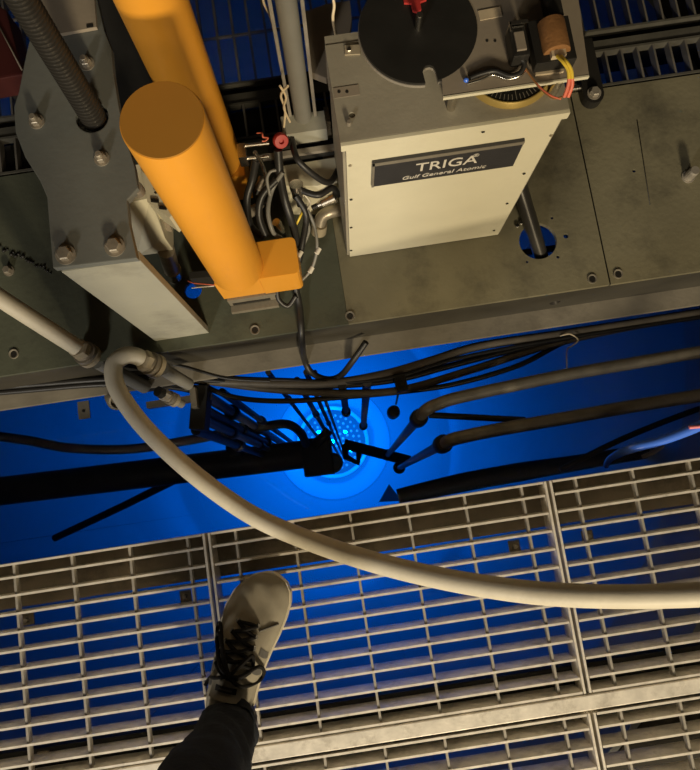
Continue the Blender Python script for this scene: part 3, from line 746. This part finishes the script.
for px, py, z, lab in ((318, 251, .08, 'upper'), (311, 270, .06, 'lower'), (300, 254, .07, 'left')):
    p = at(px, py, z); tag(MB().cyl(p - Vector((.003, .004, 0)), p + Vector((.003, .004, 0)), .0038).build('cable_tie', 'white'), 'small white cable tie, the %s one right of the yellow box' % {'upper': 'highest', 'lower': 'lowest', 'left': 'middle'}[lab], 'cable tie')
el = thing('elbow_fitting', 'tarnished elbow fitting at the foot of the drive box', 'fitting', at(322, 222, 0))
MB().tube([at(340, 210, .03), at(330, 212, .035), at(322, 217, .03), at(319, 229, .012)], .0105, 16).build('elbow', 'zinc', el)
MB().cyl(at(319.5, 224, .022), at(318.5, 232, .004), .0135).build('collar', 'brass', el)
rod('red_wire', 'thin red wires curled beside the clamp of the rear yellow cylinder', 'wire', [at(257, 133, .22), at(262, 133, .23), at(263, 137, .23), at(268, 138, .22), at(265, 141, .21), at(262, 141, .21)], .0012, 'wirered')
rod('red_wire', 'thin red wire at the left side of the yellow base box', 'wire', [at(188, 281, .08), at(194, 283, .09), at(204, 284, .1), at(214, 285, .11)], .0011, 'wirered')
rod('white_wire', 'thin white wire at the left side of the yellow base box', 'wire', [at(192, 288, .08), at(200, 287, .09), at(214, 286, .105)], .001, 'white')
p = at(201, 276, .05); tag(MB().box((p.x, p.y, .03), (.035, .012, .058), -.05).build('black_block', 'beam', bevel=.001), 'small dark block under the red wire beside the yellow base', 'block')

# ------------------------------------------------------------------ pale hoses with fittings
def fitting(parent, p, d, r, nut='brass'):
    d = Vector(d).normalized()
    b = MB(); b.lathe([(r * 1.05, -.012), (r * 1.28, -.010), (r * 1.28, .000)], p, d, 6, False); b.build('hex_nut', nut, parent)
    b = MB(); b.lathe([(r * 1.12, .0005), (r * 1.12, .005), (r * 1.42, .0055), (r * 1.42, .012), (r * 1.22, .0125), (r * 1.22, .015)], p, d, 28); b.build('collar', 'zinc', parent)
    b = MB(); b.lathe([(r * 1.46, .0155), (r * 1.46, .024), (r * .9, .026)], p, d, 28); b.build('flange_ring', 'brass', parent)
hz = .03
RH = .0142
hpts = [at(-60, 258, .16), at(0, 298, .12), at(45, 327, .075), at(78, 348, .035)]
h1 = thing('hose', 'straight pale hose entering at the left edge with a brass fitting', 'hose', at(84, 352, .0), 'pale rubber hoses')
MB().tube(hpts, RH, 20).build('hose_body', 'hose', h1)
dd = at(95, 360, -.01) - at(78, 348, .035)
fitting(h1, at(82, 351, .028), dd, RH)
MB().tube([at(98, 362, -.01), at(120, 374, -.06), at(145, 387, -.13)], .0125, 18).build('tail_pipe', 'grey', h1)
hp = [at(146, 362, .02), at(136, 356, .03), at(124, 356, .04), at(114, 366, .045), at(117, 388, .05), at(139, 421, .06), at(172, 455, .07), at(213, 489, .085), at(259, 519, .10), at(313, 542, .13), at(370, 561, .17), at(430, 576, .21), at(490, 587, .25), at(550, 594, .28), at(620, 596.5, .30), at(700, 594.5, .32), at(780, 588, .33)]
h2 = thing('hose', 'long pale hose looping down over the pool and across the grating', 'hose', at(150, 364, 0), 'pale rubber hoses')
MB().tube(hp, [RH] * 2 + [.0146] * (len(hp) - 2), 24, n=10).build('hose_body', 'hose', h2)
dd = at(162, 369, -.01) - at(146, 361.5, .02)
fitting(h2, at(147, 362, .02), dd, RH)
MB().tube([at(163, 369, -.01), at(176, 377, -.05), at(188, 384, -.10)], .0115, 18).build('tail_pipe', 'grey', h2)
# third small fitting and its bracket
bk = thing('pipe_bracket', 'brown steel bracket frame holding pipe ends under the hose loop', 'bracket', at(165, 405, ZF - .03))
pA, pB = at(148, 408, ZF - .03), at(196, 400, ZF - .03)
MB().box((pA + pB) / 2 + Vector((0, .004, 0)), ((pB - pA).length, .012, .02)).build('bar', 'pipe', bk)
q = at(196, 399, ZF - .02); MB().box(q, (.012, .040, .05)).build('end_plate', 'pipe', bk, bevel=.003)
MB().box(at(165, 386, ZF - .02), (.07, .010, .018)).build('bar', 'beam', bk)
pf = at(161, 393, -.05); d = at(182, 404, -.10) - pf
fitting(bk, pf + d * .25, d, .0088, 'steel')
MB().tube([pf + d * .4, pf + d], .008, 14, raw=True).build('pipe_end', 'grey', bk)
MB().tube([pf - d * .15, pf + d * .15], .0095, 14, raw=True).build('plug', 'black', bk)
rp_ = thing('rail_pipe', 'grey brown pipe along the underside of the bridge at the left, with a rounded end', 'pipe', at(60, 396, ZF - .02))
MB().tube([at(-80, 416, ZF - .02), at(100, 389, ZF - .02)], .0115, 18, raw=True).build('pipe', 'pipe', rp_)
MB().tube([at(-80, 404, ZF - .03), at(112, 376, ZF - .03)], .005, 12, raw=True).build('thin_pipe', 'pipe', rp_)
MB().lathe([(.021, -.012), (.021, .010), (.018, .014), (.015, .0145), (.014, .004)], at(117, 398, ZF - .01), (.35, -.5, .6), 24).build('pipe_cup', 'pipe', rp_)

# ------------------------------------------------------------------ cables along the bridge flange
zc_ = ZF - .025
bund = [
    ('thick brown cable rising along the bridge flange to the right edge', [(180, 379), (260, 383), (330, 383), (385, 374), (430, 361), (480, 346), (560, 334), (640, 322), (740, 306)], .0085, 'cable', .0),
    ('brown cable sagging over the pool below the flange, lowest in the middle', [(150, 378), (205, 381), (270, 389), (340, 393), (400, 390), (471, 370), (520, 354), (560, 342), (640, 325), (740, 310)], .0075, 'cable', -.012),
    ('black cable dipping low in front of the left tubes', [(190, 376), (215, 391), (245, 399), (290, 401), (345, 397), (400, 392), (455, 384), (517, 366), (556, 346), (575, 338)], .0052, 'rubber', -.02),
    ('black cable running level under the bridge from the left edge', [(-60, 392, -.122), (40, 384, -.122), (110, 379, -.122), (180, 378, -.15), (260, 384), (330, 386), (395, 380), (450, 366), (520, 348), (600, 331), (740, 309)], .006, 'rubber', -.004),
    ('thin dark cable along the front lip of the bridge', [(175, 366), (225, 377), (290, 380), (350, 382), (400, 376), (460, 358), (560, 339), (740, 311)], .004, 'rubber', .004),
    ('thin black cable lying on the flange edge at the left', [(108, 352), (125, 357), (180, 366), (225, 378), (270, 381)], .0028, 'rubber', .03),
    ('dark cable hugging the flange from the left edge to the bracket', [(-60, 398, -.124), (30, 390, -.124), (110, 384, -.124), (170, 387, -.16), (206, 394, -.18)], .0055, 'rubber', -.008),
]
for lab, pts, r, m, dz in bund:
    rod('bridge_cable', lab, 'cable', [at(p[0], p[1], p[2] if len(p) > 2 else zc_ + dz) for p in pts], r, m, 'cables along the bridge')
rod('drop_cable', 'black cable dropping from the yellow box over the edge of the bridge', 'cable', [at(295, 285, .03), at(299, 305, .012), at(301, 325, .008), at(302, 342, -.02), at(304, 358, ZF + .02), at(311, 372, ZF - .01), at(326, 379, ZF - .03), at(340, 376, ZF - .02), at(352, 362, ZF + .02), at(366, 342, ZF + .05)], .006, 'rubber')
cl = thing('cable_clamp', 'black clamp pinching the cables above the pool', 'clamp', at(401, 384, zc_)); MB().box(at(401, 384, zc_ + .01), (.022, .03, .02), .1).build('clamp_body', 'black', cl, bevel=.002)
MB().cyl(at(401, 384, zc_ + .019), at(401, 384, zc_ + .026), .005).build('screw', 'black', cl)
rod('cable_tie', 'pale string tied round the cables and hanging over the right pipes', 'tie', [at(560, 336, zc_ + .01), at(570, 334, zc_ + .016), at(578, 340, zc_ + .012), at(572, 346, zc_ + .01), at(567, 350, zc_), at(567, 368, zc_ - .03)], .0014, 'wiretan')

# ------------------------------------------------------------------ pipes on the right that turn down into the water
zp_ = -.12
def elbow(lab, pts, col, knob, zk, r):
    t = thing('pool_pipe', lab, 'pipe', at(*col, zp_), 'pipes bending down into the pool')
    P = [at(x, y, zp_) for x, y in pts] + [at(*col, zp_ - .04)]
    MB().tube(P, r, 16).build('pipe', 'pipe', t)
    c = P[-1]
    MB().lathe([(r * .9, -.03), (r * 1.45, -.025), (r * 1.45, .012), (r * 1.1, .02)], c, (0, 0, 1), 18).build('collar', 'darkpipe', t)
    k = atw(*knob, zk); MB().cyl((c.x, c.y, c.z - .03), (c.x, c.y, zk), r * .85).build('down_pipe', 'subpipe', t)
    MB().ball((c.x, c.y, zk), r * 2.0).build('end_cap', 'darkpipe', t)
    return Vector((c.x, c.y, zk))
k1 = elbow('upper brown pipe from the right, bending down beside the core', [(760, 342), (640, 362), (560, 376), (465, 396), (438, 404), (426, 410)], (419, 418), (390, 452), -2.0, .0116)
k2 = elbow('lower brown pipe from the right, bending down beside the core', [(760, 386), (640, 405), (560, 419), (496, 430), (462, 437), (451, 440)], (443, 444), (411, 459), -2.0, .0122)
a = at(429, 415, -.15); c = at(525, 420, -.15)
rod('brace_rod', 'thin dark brace rod between the two brown pipes', 'rod', [a, c], .006, 'darkpipe', raw=True)
fm = thing('submerged_hook', 'dark bar with a small square loop hanging in front of the core', 'frame', k2)
fa, fb_ = atw(410, 461, -2.05), atw(344, 444, -2.05); l1, l2 = atw(346, 457, -2.05), atw(358, 463, -2.05); l3 = atw(359, 450, -2.05)
MB().tube([fa, fb_], .021, 8, raw=True).build('bar', 'darkpipe', fm)
MB().tube([fb_, l1, l2, l3], .013, 8, raw=True).build('loop', 'darkpipe', fm)

# ------------------------------------------------------------------ submerged beam and tubes on the left
zs = -1.5
bm_ = thing('submerged_tube', 'thick dark horizontal tube reaching from the left to the core', 'tube', atw(318, 456, zs))
pa, pb = atw(-40, 496, zs), atw(322, 452, zs)
u = 1.2 + .45 + (-.45 - zs) / 1.333
rr = 14 * u / F
MB().tube([pa, pb], rr, 24, raw=True).build('tube', 'darkpipe', bm_)
d = (pb - pa).normalized(); q = atw(318, 457, zs)
MB().box(q, (.10, .125, .12), math.atan2(d.y, d.x)).build('end_block', 'darkpipe', bm_, bevel=.006)
MB().lathe([(.034, 0), (.034, .03), (.028, .035)], atw(333, 463, zs) , (0, 0, 1), 24).build('round_cap', 'subpipe', bm_)
MB().tube([atw(312, 447, zs + .08), atw(324, 436, zs + .08), atw(329, 430, zs + .08)], .016, 8, raw=True).build('lever', 'darkpipe', bm_)
q = atw(236, 447, zs + .05); MB().ball(q, .035).build('lug', 'darkpipe', bm_)
rod('submerged_hose', 'dark thin hose under the pale hose at the left of the pool', 'hose', [atw(-50, 430, -1.0), atw(25, 440, -1.0), atw(70, 448, -1.0), atw(130, 449, -1.0), atw(190, 440, -1.0), atw(235, 431, -1.0), atw(262, 427, -1.0), atw(286, 424, -1.05), atw(300, 432, -1.15), atw(306, 444, -1.3)], .0135, 'darkpipe')
rod('submerged_rod', 'thin dark diagonal rod low in the left part of the pool', 'rod', [atw(55, 538, -2.2), atw(125, 505, -1.9), atw(185, 475, -1.6)], .014, 'darkpipe', raw=True)
tmb = at(203, 408, -.18); tag(MB().box(tmb + Vector((-.004, 0, 0)), (.030, .085, .05), -.2).build('tube_mount', 'beam', bevel=.003), 'dark block beside the pipe bracket from which the left bundle of tubes descends', 'block')
def guide(lab, px, py, z0, px1, py1, z1, r, m='subpipe', col=None):
    p = at(px, py, z0)
    t = thing('guide_tube', lab, 'tube', (p.x, p.y, z1), 'upright tubes going down to the core')
    MB().cyl((p.x, p.y, z1), (p.x, p.y, z0), r, seg=16).build('tube', m, t)
    for zz in (col or ()): MB().lathe([(r * 1.1, -.03), (r * 1.5, -.025), (r * 1.5, .025), (r * 1.1, .03)], (p.x, p.y, zz), seg=16).build('coupling', 'darkpipe', t)
guide('wide upright tube beside the end plate of the brown bracket, topmost of the left bundle', 206, 396, -.19, 0, 0, -2.2, .0115, col=(-.5, -1.1))
guide('second upright tube of the left bundle below the topmost', 200, 408, -.2, 0, 0, -2.2, .0115, col=(-.8, -1.5))
guide('third upright tube of the left bundle, just above the dark beam', 204, 420, -.2, 0, 0, -2.4, .0095, col=(-.55, -1.2))
guide('lowest upright tube of the left bundle, half behind the dark beam', 196, 430, -.21, 0, 0, -2.0, .0105, 'darkpipe', col=(-.8,))
guide('short upright tube behind the left bundle', 222, 392, -.2, 0, 0, -2.6, .008, 'darkpipe', col=(-.9,))
guide('thin upright rod left of the core', 268, 372, -.16, 0, 0, -4.4, .0055, 'darkpipe', col=(-.62,))
guide('thin upright rod with a coupling above the left rim of the core', 297, 380, -.16, 0, 0, -5.6, .0065, 'darkpipe', col=(-.9, -1.8))
guide('thin upright rod above the core, middle of three', 306, 372, -.16, 0, 0, -5.6, .0055, 'darkpipe', col=(-1.5,))
guide('thinnest upright rod above the core, at the right of three', 315, 372, -.16, 0, 0, -5.6, .0045, 'subpipe')
guide('short upright rod with a knob above the core', 342, 385, -.16, 0, 0, -.75, .008, 'darkpipe', col=(-.70,))
guide('upright grey tube above the right rim of the core', 367, 382, -.16, 0, 0, -1.35, .009, 'subpipe', col=(-1.33,))
fl_ = thing('float', 'small round float on a thin rod right of the core', 'float', at(394, 412, -.5))
MB().cyl(at(399, 390, -.17), at(396, 404, -.40), .0022, seg=8).build('rod', 'subpipe', fl_)
q = at(394, 411, -.44); MB().lathe([(.004, -.09), (.0135, -.08), (.0155, -.03), (.0135, .0), (.004, .006)], q, seg=18).build('float_body', 'subpipe', fl_)
for i in range(5):
    pass

# ------------------------------------------------------------------ dark pipes and glow-tinted tube by the near edge, right
rod('dark_pipe', 'dark pipe lying in the pool just beyond the grating edge', 'pipe', [atw(398, 497, -.7), atw(460, 483, -.7), atw(520, 472, -.7), atw(600, 459, -.7), atw(760, 432, -.7)], [.02, .024, .024, .019, .019], 'darkpipe')
rod('dark_pipe', 'thin dark pipe crossing the pool behind the glow-tinted tube', 'pipe', [at(560, 470, -.42), at(620, 440, -.40), at(690, 412, -.38), at(760, 390, -.36)], .0065, 'darkpipe')
q = [atw(x, y, -4.6) for x, y in ((379, 502), (389, 484), (402, 501))]
tag(MB().prism(q, -4.68, -4.6).build('dark_wedge', 'darkpipe'), 'dark triangular plate in the pool below the core', 'plate')
bt = thing('glow_tinted_tube', 'glossy tube coloured blue for the pool glow, curving over the pool at the right edge', 'tube', at(640, 448, -.14))
zz = -.03
MB().tube([at(606, 466, zz - .08), at(611, 458, zz - .05), at(630, 449, zz), at(660, 441, zz + .01), at(690, 430, zz + .02), at(712, 420, zz + .03)], [.005, .006, .008, .008, .0085, .0085], 14).build('tube', 'bluetint', bt)
MB().tube([at(642, 457, zz - .01), at(652, 453, zz - .005), at(664, 446, zz)], [.003, .004, .002], 8).build('clip', 'ledge', bt)
MB().tube([at(689, 427.5, zz + .03), at(740, 423, zz + .04)], .003, 10, raw=True).build('sleeve', 'pink', bt)

# ------------------------------------------------------------------ sneaker and trouser leg
heel, toe = at(229, 726, 0), at(267, 571, 0.02)
fy = Vector((toe.x - heel.x, toe.y - heel.y, 0)); SL = fy.length; fy.normalize(); fx = Vector((fy.y, -fy.x, 0))
def sp(x, y, z): return Vector((heel.x, heel.y, 0)) + fx * x + fy * y + Vector((0, 0, z))
per = thing('person', 'person standing on the grating in a grey lace-up sneaker and dark trousers', 'person', (heel.x, heel.y, 0))
prof = [(0, .004, .004), (.02, .022, .022), (.08, .031, .030), (.2, .034, .034), (.35, .034, .037), (.5, .036, .042), (.62, .041, .046), (.74, .044, .047), (.84, .041, .044), (.91, .034, .037), (.96, .024, .026), (.99, .011, .011), (1.0, .003, .003)]
def pw(t):
    for a, c in zip(prof, prof[1:]):
        if t <= c[0] + 1e-9:
            k = (t - a[0]) / (c[0] - a[0]); return a[1] + (c[1] - a[1]) * k, a[2] + (c[2] - a[2]) * k
    return prof[-1][1:]
ts = [0, .006, .02, .05, .08, .14, .2, .3, .4, .5, .56, .62, .68, .74, .79, .84, .88, .91, .94, .96, .98, .99, 1.0]
prof = [(a, c * 1.1, e * 1.1) for a, c, e in prof]
ol = [(pw(t)[1], t) for t in ts] + [(-pw(t)[0], t) for t in reversed(ts)]
b = MB()
def bend(t): return .010 * math.sin(math.pi * t) * -1.25 + .009 * t
outer = [sp(x + bend(t), t * SL, 0) for x, t in ol]
b.prism([(p.x, p.y) for p in outer], .0005, .026)
sneaker = b.build('sneaker_sole', 'sole', per, bevel=.003)
def hgt(t):
    ks = [(0, .075), (.1, .085), (.25, .096), (.36, .098), (.48, .090), (.58, .077), (.68, .064), (.78, .053), (.88, .047), (.95, .040), (1, .022)]
    for a, c in zip(ks, ks[1:]):
        if t <= c[0]: 
            k = (t - a[0]) / (c[0] - a[0]); return a[1] + (c[1] - a[1]) * k
    return .022
vs, fs = [], []; na = 20; tt = [0.012, .03, .06, .1, .16, .22, .28, .34, .4, .46, .52, .58, .64, .70, .75, .80, .84, .88, .91, .94, .96, .978, .99]
for t in tt:
    l_, r_ = pw(t); hh_ = hgt(t)
    for k in range(na + 1):
        a = math.pi * k / na; x = math.cos(a); z = math.sin(a)
        xx = (r_ if x > 0 else l_) * .95 * math.copysign(abs(x) ** .8, x); zz = .022 + (hh_ - .022) * z ** .75
        if t > .66:                                   # creases across the toe box
            zz += .0030 * math.sin((t * SL + xx * .9) * 170) * z * min(1, (t - .66) * 8) * max(0, min(1, (.93 - t) * 12))
        vs.append(sp(xx + bend(t), t * SL, zz))
for i in range(len(tt) - 1):
    for k in range(na):
        a = i * (na + 1) + k; fs.append((a, a + 1, a + na + 2, a + na + 1))
fs += [tuple(range(na, -1, -1)), tuple(range((len(tt) - 1) * (na + 1), len(tt) * (na + 1)))]
b = MB(); b.add(vs, fs, True); up_ = b.build('sneaker_upper', 'suede', per)
def onup(x, t, dz=.002):                              # a point on the upper's surface
    l_, r_ = pw(t); w_ = (r_ if x > 0 else l_) * .95
    q = min(.999, abs(x) / w_); c_ = q ** (1 / .8); s_ = math.sqrt(max(0, 1 - c_ * c_))
    return sp(x + bend(t), t * SL, .022 + (hgt(t) - .022) * s_ ** .75 + dz)
# tongue
b = MB(); n = 8; vs = []; fs = []
for i in range(n):
    t = .27 + .40 * i / (n - 1); w_ = .024 - .006 * i / (n - 1)
    for x in (-w_, -w_ * .5, 0, w_ * .5, w_): vs.append(onup(x, t, .002 if i else .014))
for i in range(n - 1):
    for k in range(4): a = i * 5 + k; fs.append((a, a + 1, a + 6, a + 5))
b.add(vs, fs, True); b.build('tongue', 'suede', up_)
vs = [onup(x, t, dz) for t, dz in ((.315, .010), (.35, .009)) for x in (-.016, -.006, .006, .016)]
b = MB(); b.add(vs, [(0, 1, 5, 4), (1, 2, 6, 5), (2, 3, 7, 6)]); b.build('tongue_tab', 'black', up_)
vs = [onup(x, t, dz) for t, dz in ((.328, .0105), (.338, .0102)) for x in (-.010, -.003, .003, .010)]
b = MB(); b.add(vs, [(0, 1, 5, 4), (1, 2, 6, 5), (2, 3, 7, 6)]); b.build('tab_print', 'suededark', up_)
# collar ring
rows = [.46, .51, .57, .63, .69]
for i, t in enumerate(rows):
    w_ = .027 - .003 * i
    for s_ in (-1, 1):
        p = onup(s_ * w_, t, .001); MB().lathe([(.0042, -.001), (.0042, .0012), (.002, .0012), (.002, .0004)], p, (s_ * .35 * fx + Vector((0, 0, 1))), 12).build('eyelet', 'chrome', up_)
lc = []
for i, t in enumerate(rows):
    w_ = .027 - .003 * i
    t2 = rows[i - 1] if i else t
    if i == len(rows) - 1: lc.append([onup(-w_, t, .003), onup(0, t + .005, .006), onup(w_, t, .003)])
    if i:
        w2 = .027 - .003 * (i - 1)
        lc.append([onup(-w_, t, .003), onup(0, (t + t2) / 2, .0065), onup(w2, t2, .003)])
        lc.append([onup(w_, t, .003), onup(0, (t + t2) / 2, .0085), onup(-w2, t2, .003)])
# knot and bow
kx = (0.0, .345)
lc.append([onup(-.027, 0.440, .003), onup(-.01, 0.410, .011), onup(0.012, 0.405, .012), onup(.027, 0.440, .003)])
lc.append([onup(0, 0.410, .012), onup(-.018, 0.460, .018), onup(-.040, 0.560, .016), onup(-.046, 0.620, .010), onup(-.040, 0.640, .010), onup(-.028, 0.580, .014), onup(-.012, 0.470, .016), onup(0, 0.410, .013)])
lc.append([onup(0, 0.410, .012), onup(.018, 0.430, .018), onup(.036, 0.480, .016), onup(.044, 0.420, .012), onup(.040, 0.360, .012), onup(.022, 0.370, .014), onup(0, 0.405, .013)])
lc.append([onup(0, 0.410, .012), onup(-.02, 0.380, .014), onup(-.036, 0.300, .008), onup(-.042, 0.240, .003)])
lc.append([onup(0, 0.410, .012), onup(.012, 0.480, .016), onup(.024, 0.540, .013), onup(.030, 0.460, .008)])
lc.append([onup(0, 0.410, .012), onup(-.014, 0.500, .016), onup(-.034, 0.600, .015), onup(-.038, 0.560, .014), onup(-.018, 0.460, .016)])
for p in lc: MB().tube(p, .0029, 8, n=6).build('lace', 'lace', up_)
MB().ball(onup(0, .41, .011), .0065).build('lace', 'lace', up_)
lp = [onup(.020, .665, .0015), onup(.034, .70, .0015), onup(.043, .72, .001)]
MB().tube(lp, .0016, 6).build('seam', 'suededark', up_)
for s_, t0 in ((1, .50), (1, .40), (-1, .36), (-1, .28)):
    ws = pw(t0); wA = (ws[1] if s_ > 0 else ws[0]) * .95
    vs = [onup(s_ * wA * k, t0 + dt + (1 - k) * .12, .0012) for dt in (0, .045) for k in (.72, .82, .9, .96, .99)]
    MB().add(vs, [(0, 1, 6, 5), (1, 2, 7, 6), (2, 3, 8, 7), (3, 4, 9, 8)], True).build('side_stripe', 'suededark', up_)
# trouser leg
vs, fs = [], []; ns = 28
lv = [(.068, .038, 0), (.075, .040, 0), (.085, .041, 0), (.11, .041, .0), (.14, .042, -.001), (.18, .045, -.002), (.22, .048, -.003), (.27, .052, -.004), (.33, .056, -.006), (.40, .058, -.010), (.47, .062, -.014), (.56, .076, -.03), (.66, .084, -.045), (.76, .09, -.06)]
lc0 = sp(.010, .022, 0)
rings = []
for i in range(len(lv) - 1):
    for k in range(4):
        t = k / 4; rings.append(tuple(lv[i][j] * (1 - t) + lv[i + 1][j] * t for j in range(3)))
rings.append(lv[-1])
for (z, r, dy) in rings:
    for k in range(ns):
        a = 2 * math.pi * k / ns
        wr = .0035 * math.sin(z * 120 + 3 * a) * math.exp(-((z - .15) / .12) ** 2) + .0022 * math.sin(a * 4 + z * 35) + .002 * math.sin(z * 210 + a * 2) * math.exp(-((z - .1) / .06) ** 2)
        rr = r + wr
        fwd = 1.12 if math.sin(a) > 0 else 1.05
        p = lc0 + fx * (rr * math.cos(a)) + fy * (rr * math.sin(a) * fwd) + Vector((0, dy, z + (.012 * math.sin(a) if z < .1 else 0) + .004 * math.sin(3 * a) * max(0, 1 - z / .15)))
        vs.append(p)
for i in range(len(rings) - 1):
    for k in range(ns):
        a, c = i * ns + k, i * ns + (k + 1) % ns; fs.append((a, c, c + ns, a + ns))
fs.append(tuple(range((len(rings) - 1) * ns, len(rings) * ns)))
b = MB(); b.add(vs, fs, True); b.build('trouser_leg', 'denim', per)
MB().tube([lc0 + fy * .0 + Vector((0, 0, .03)), lc0 + Vector((0, 0, .12))], .034, 14, raw=True).build('sock', 'black', per)
# black housing between the bracket and the rear yellow cylinder
q = [at(x, y, .22) for x, y in ((92, -40), (150, -40), (158, 40), (150, 120), (122, 120), (98, 60))]
bh = tag(MB().prism(q, .0005, .22).build('black_housing', 'beam', bevel=.003), 'black housing wedged between the grey bracket and the rear yellow cylinder', 'housing')
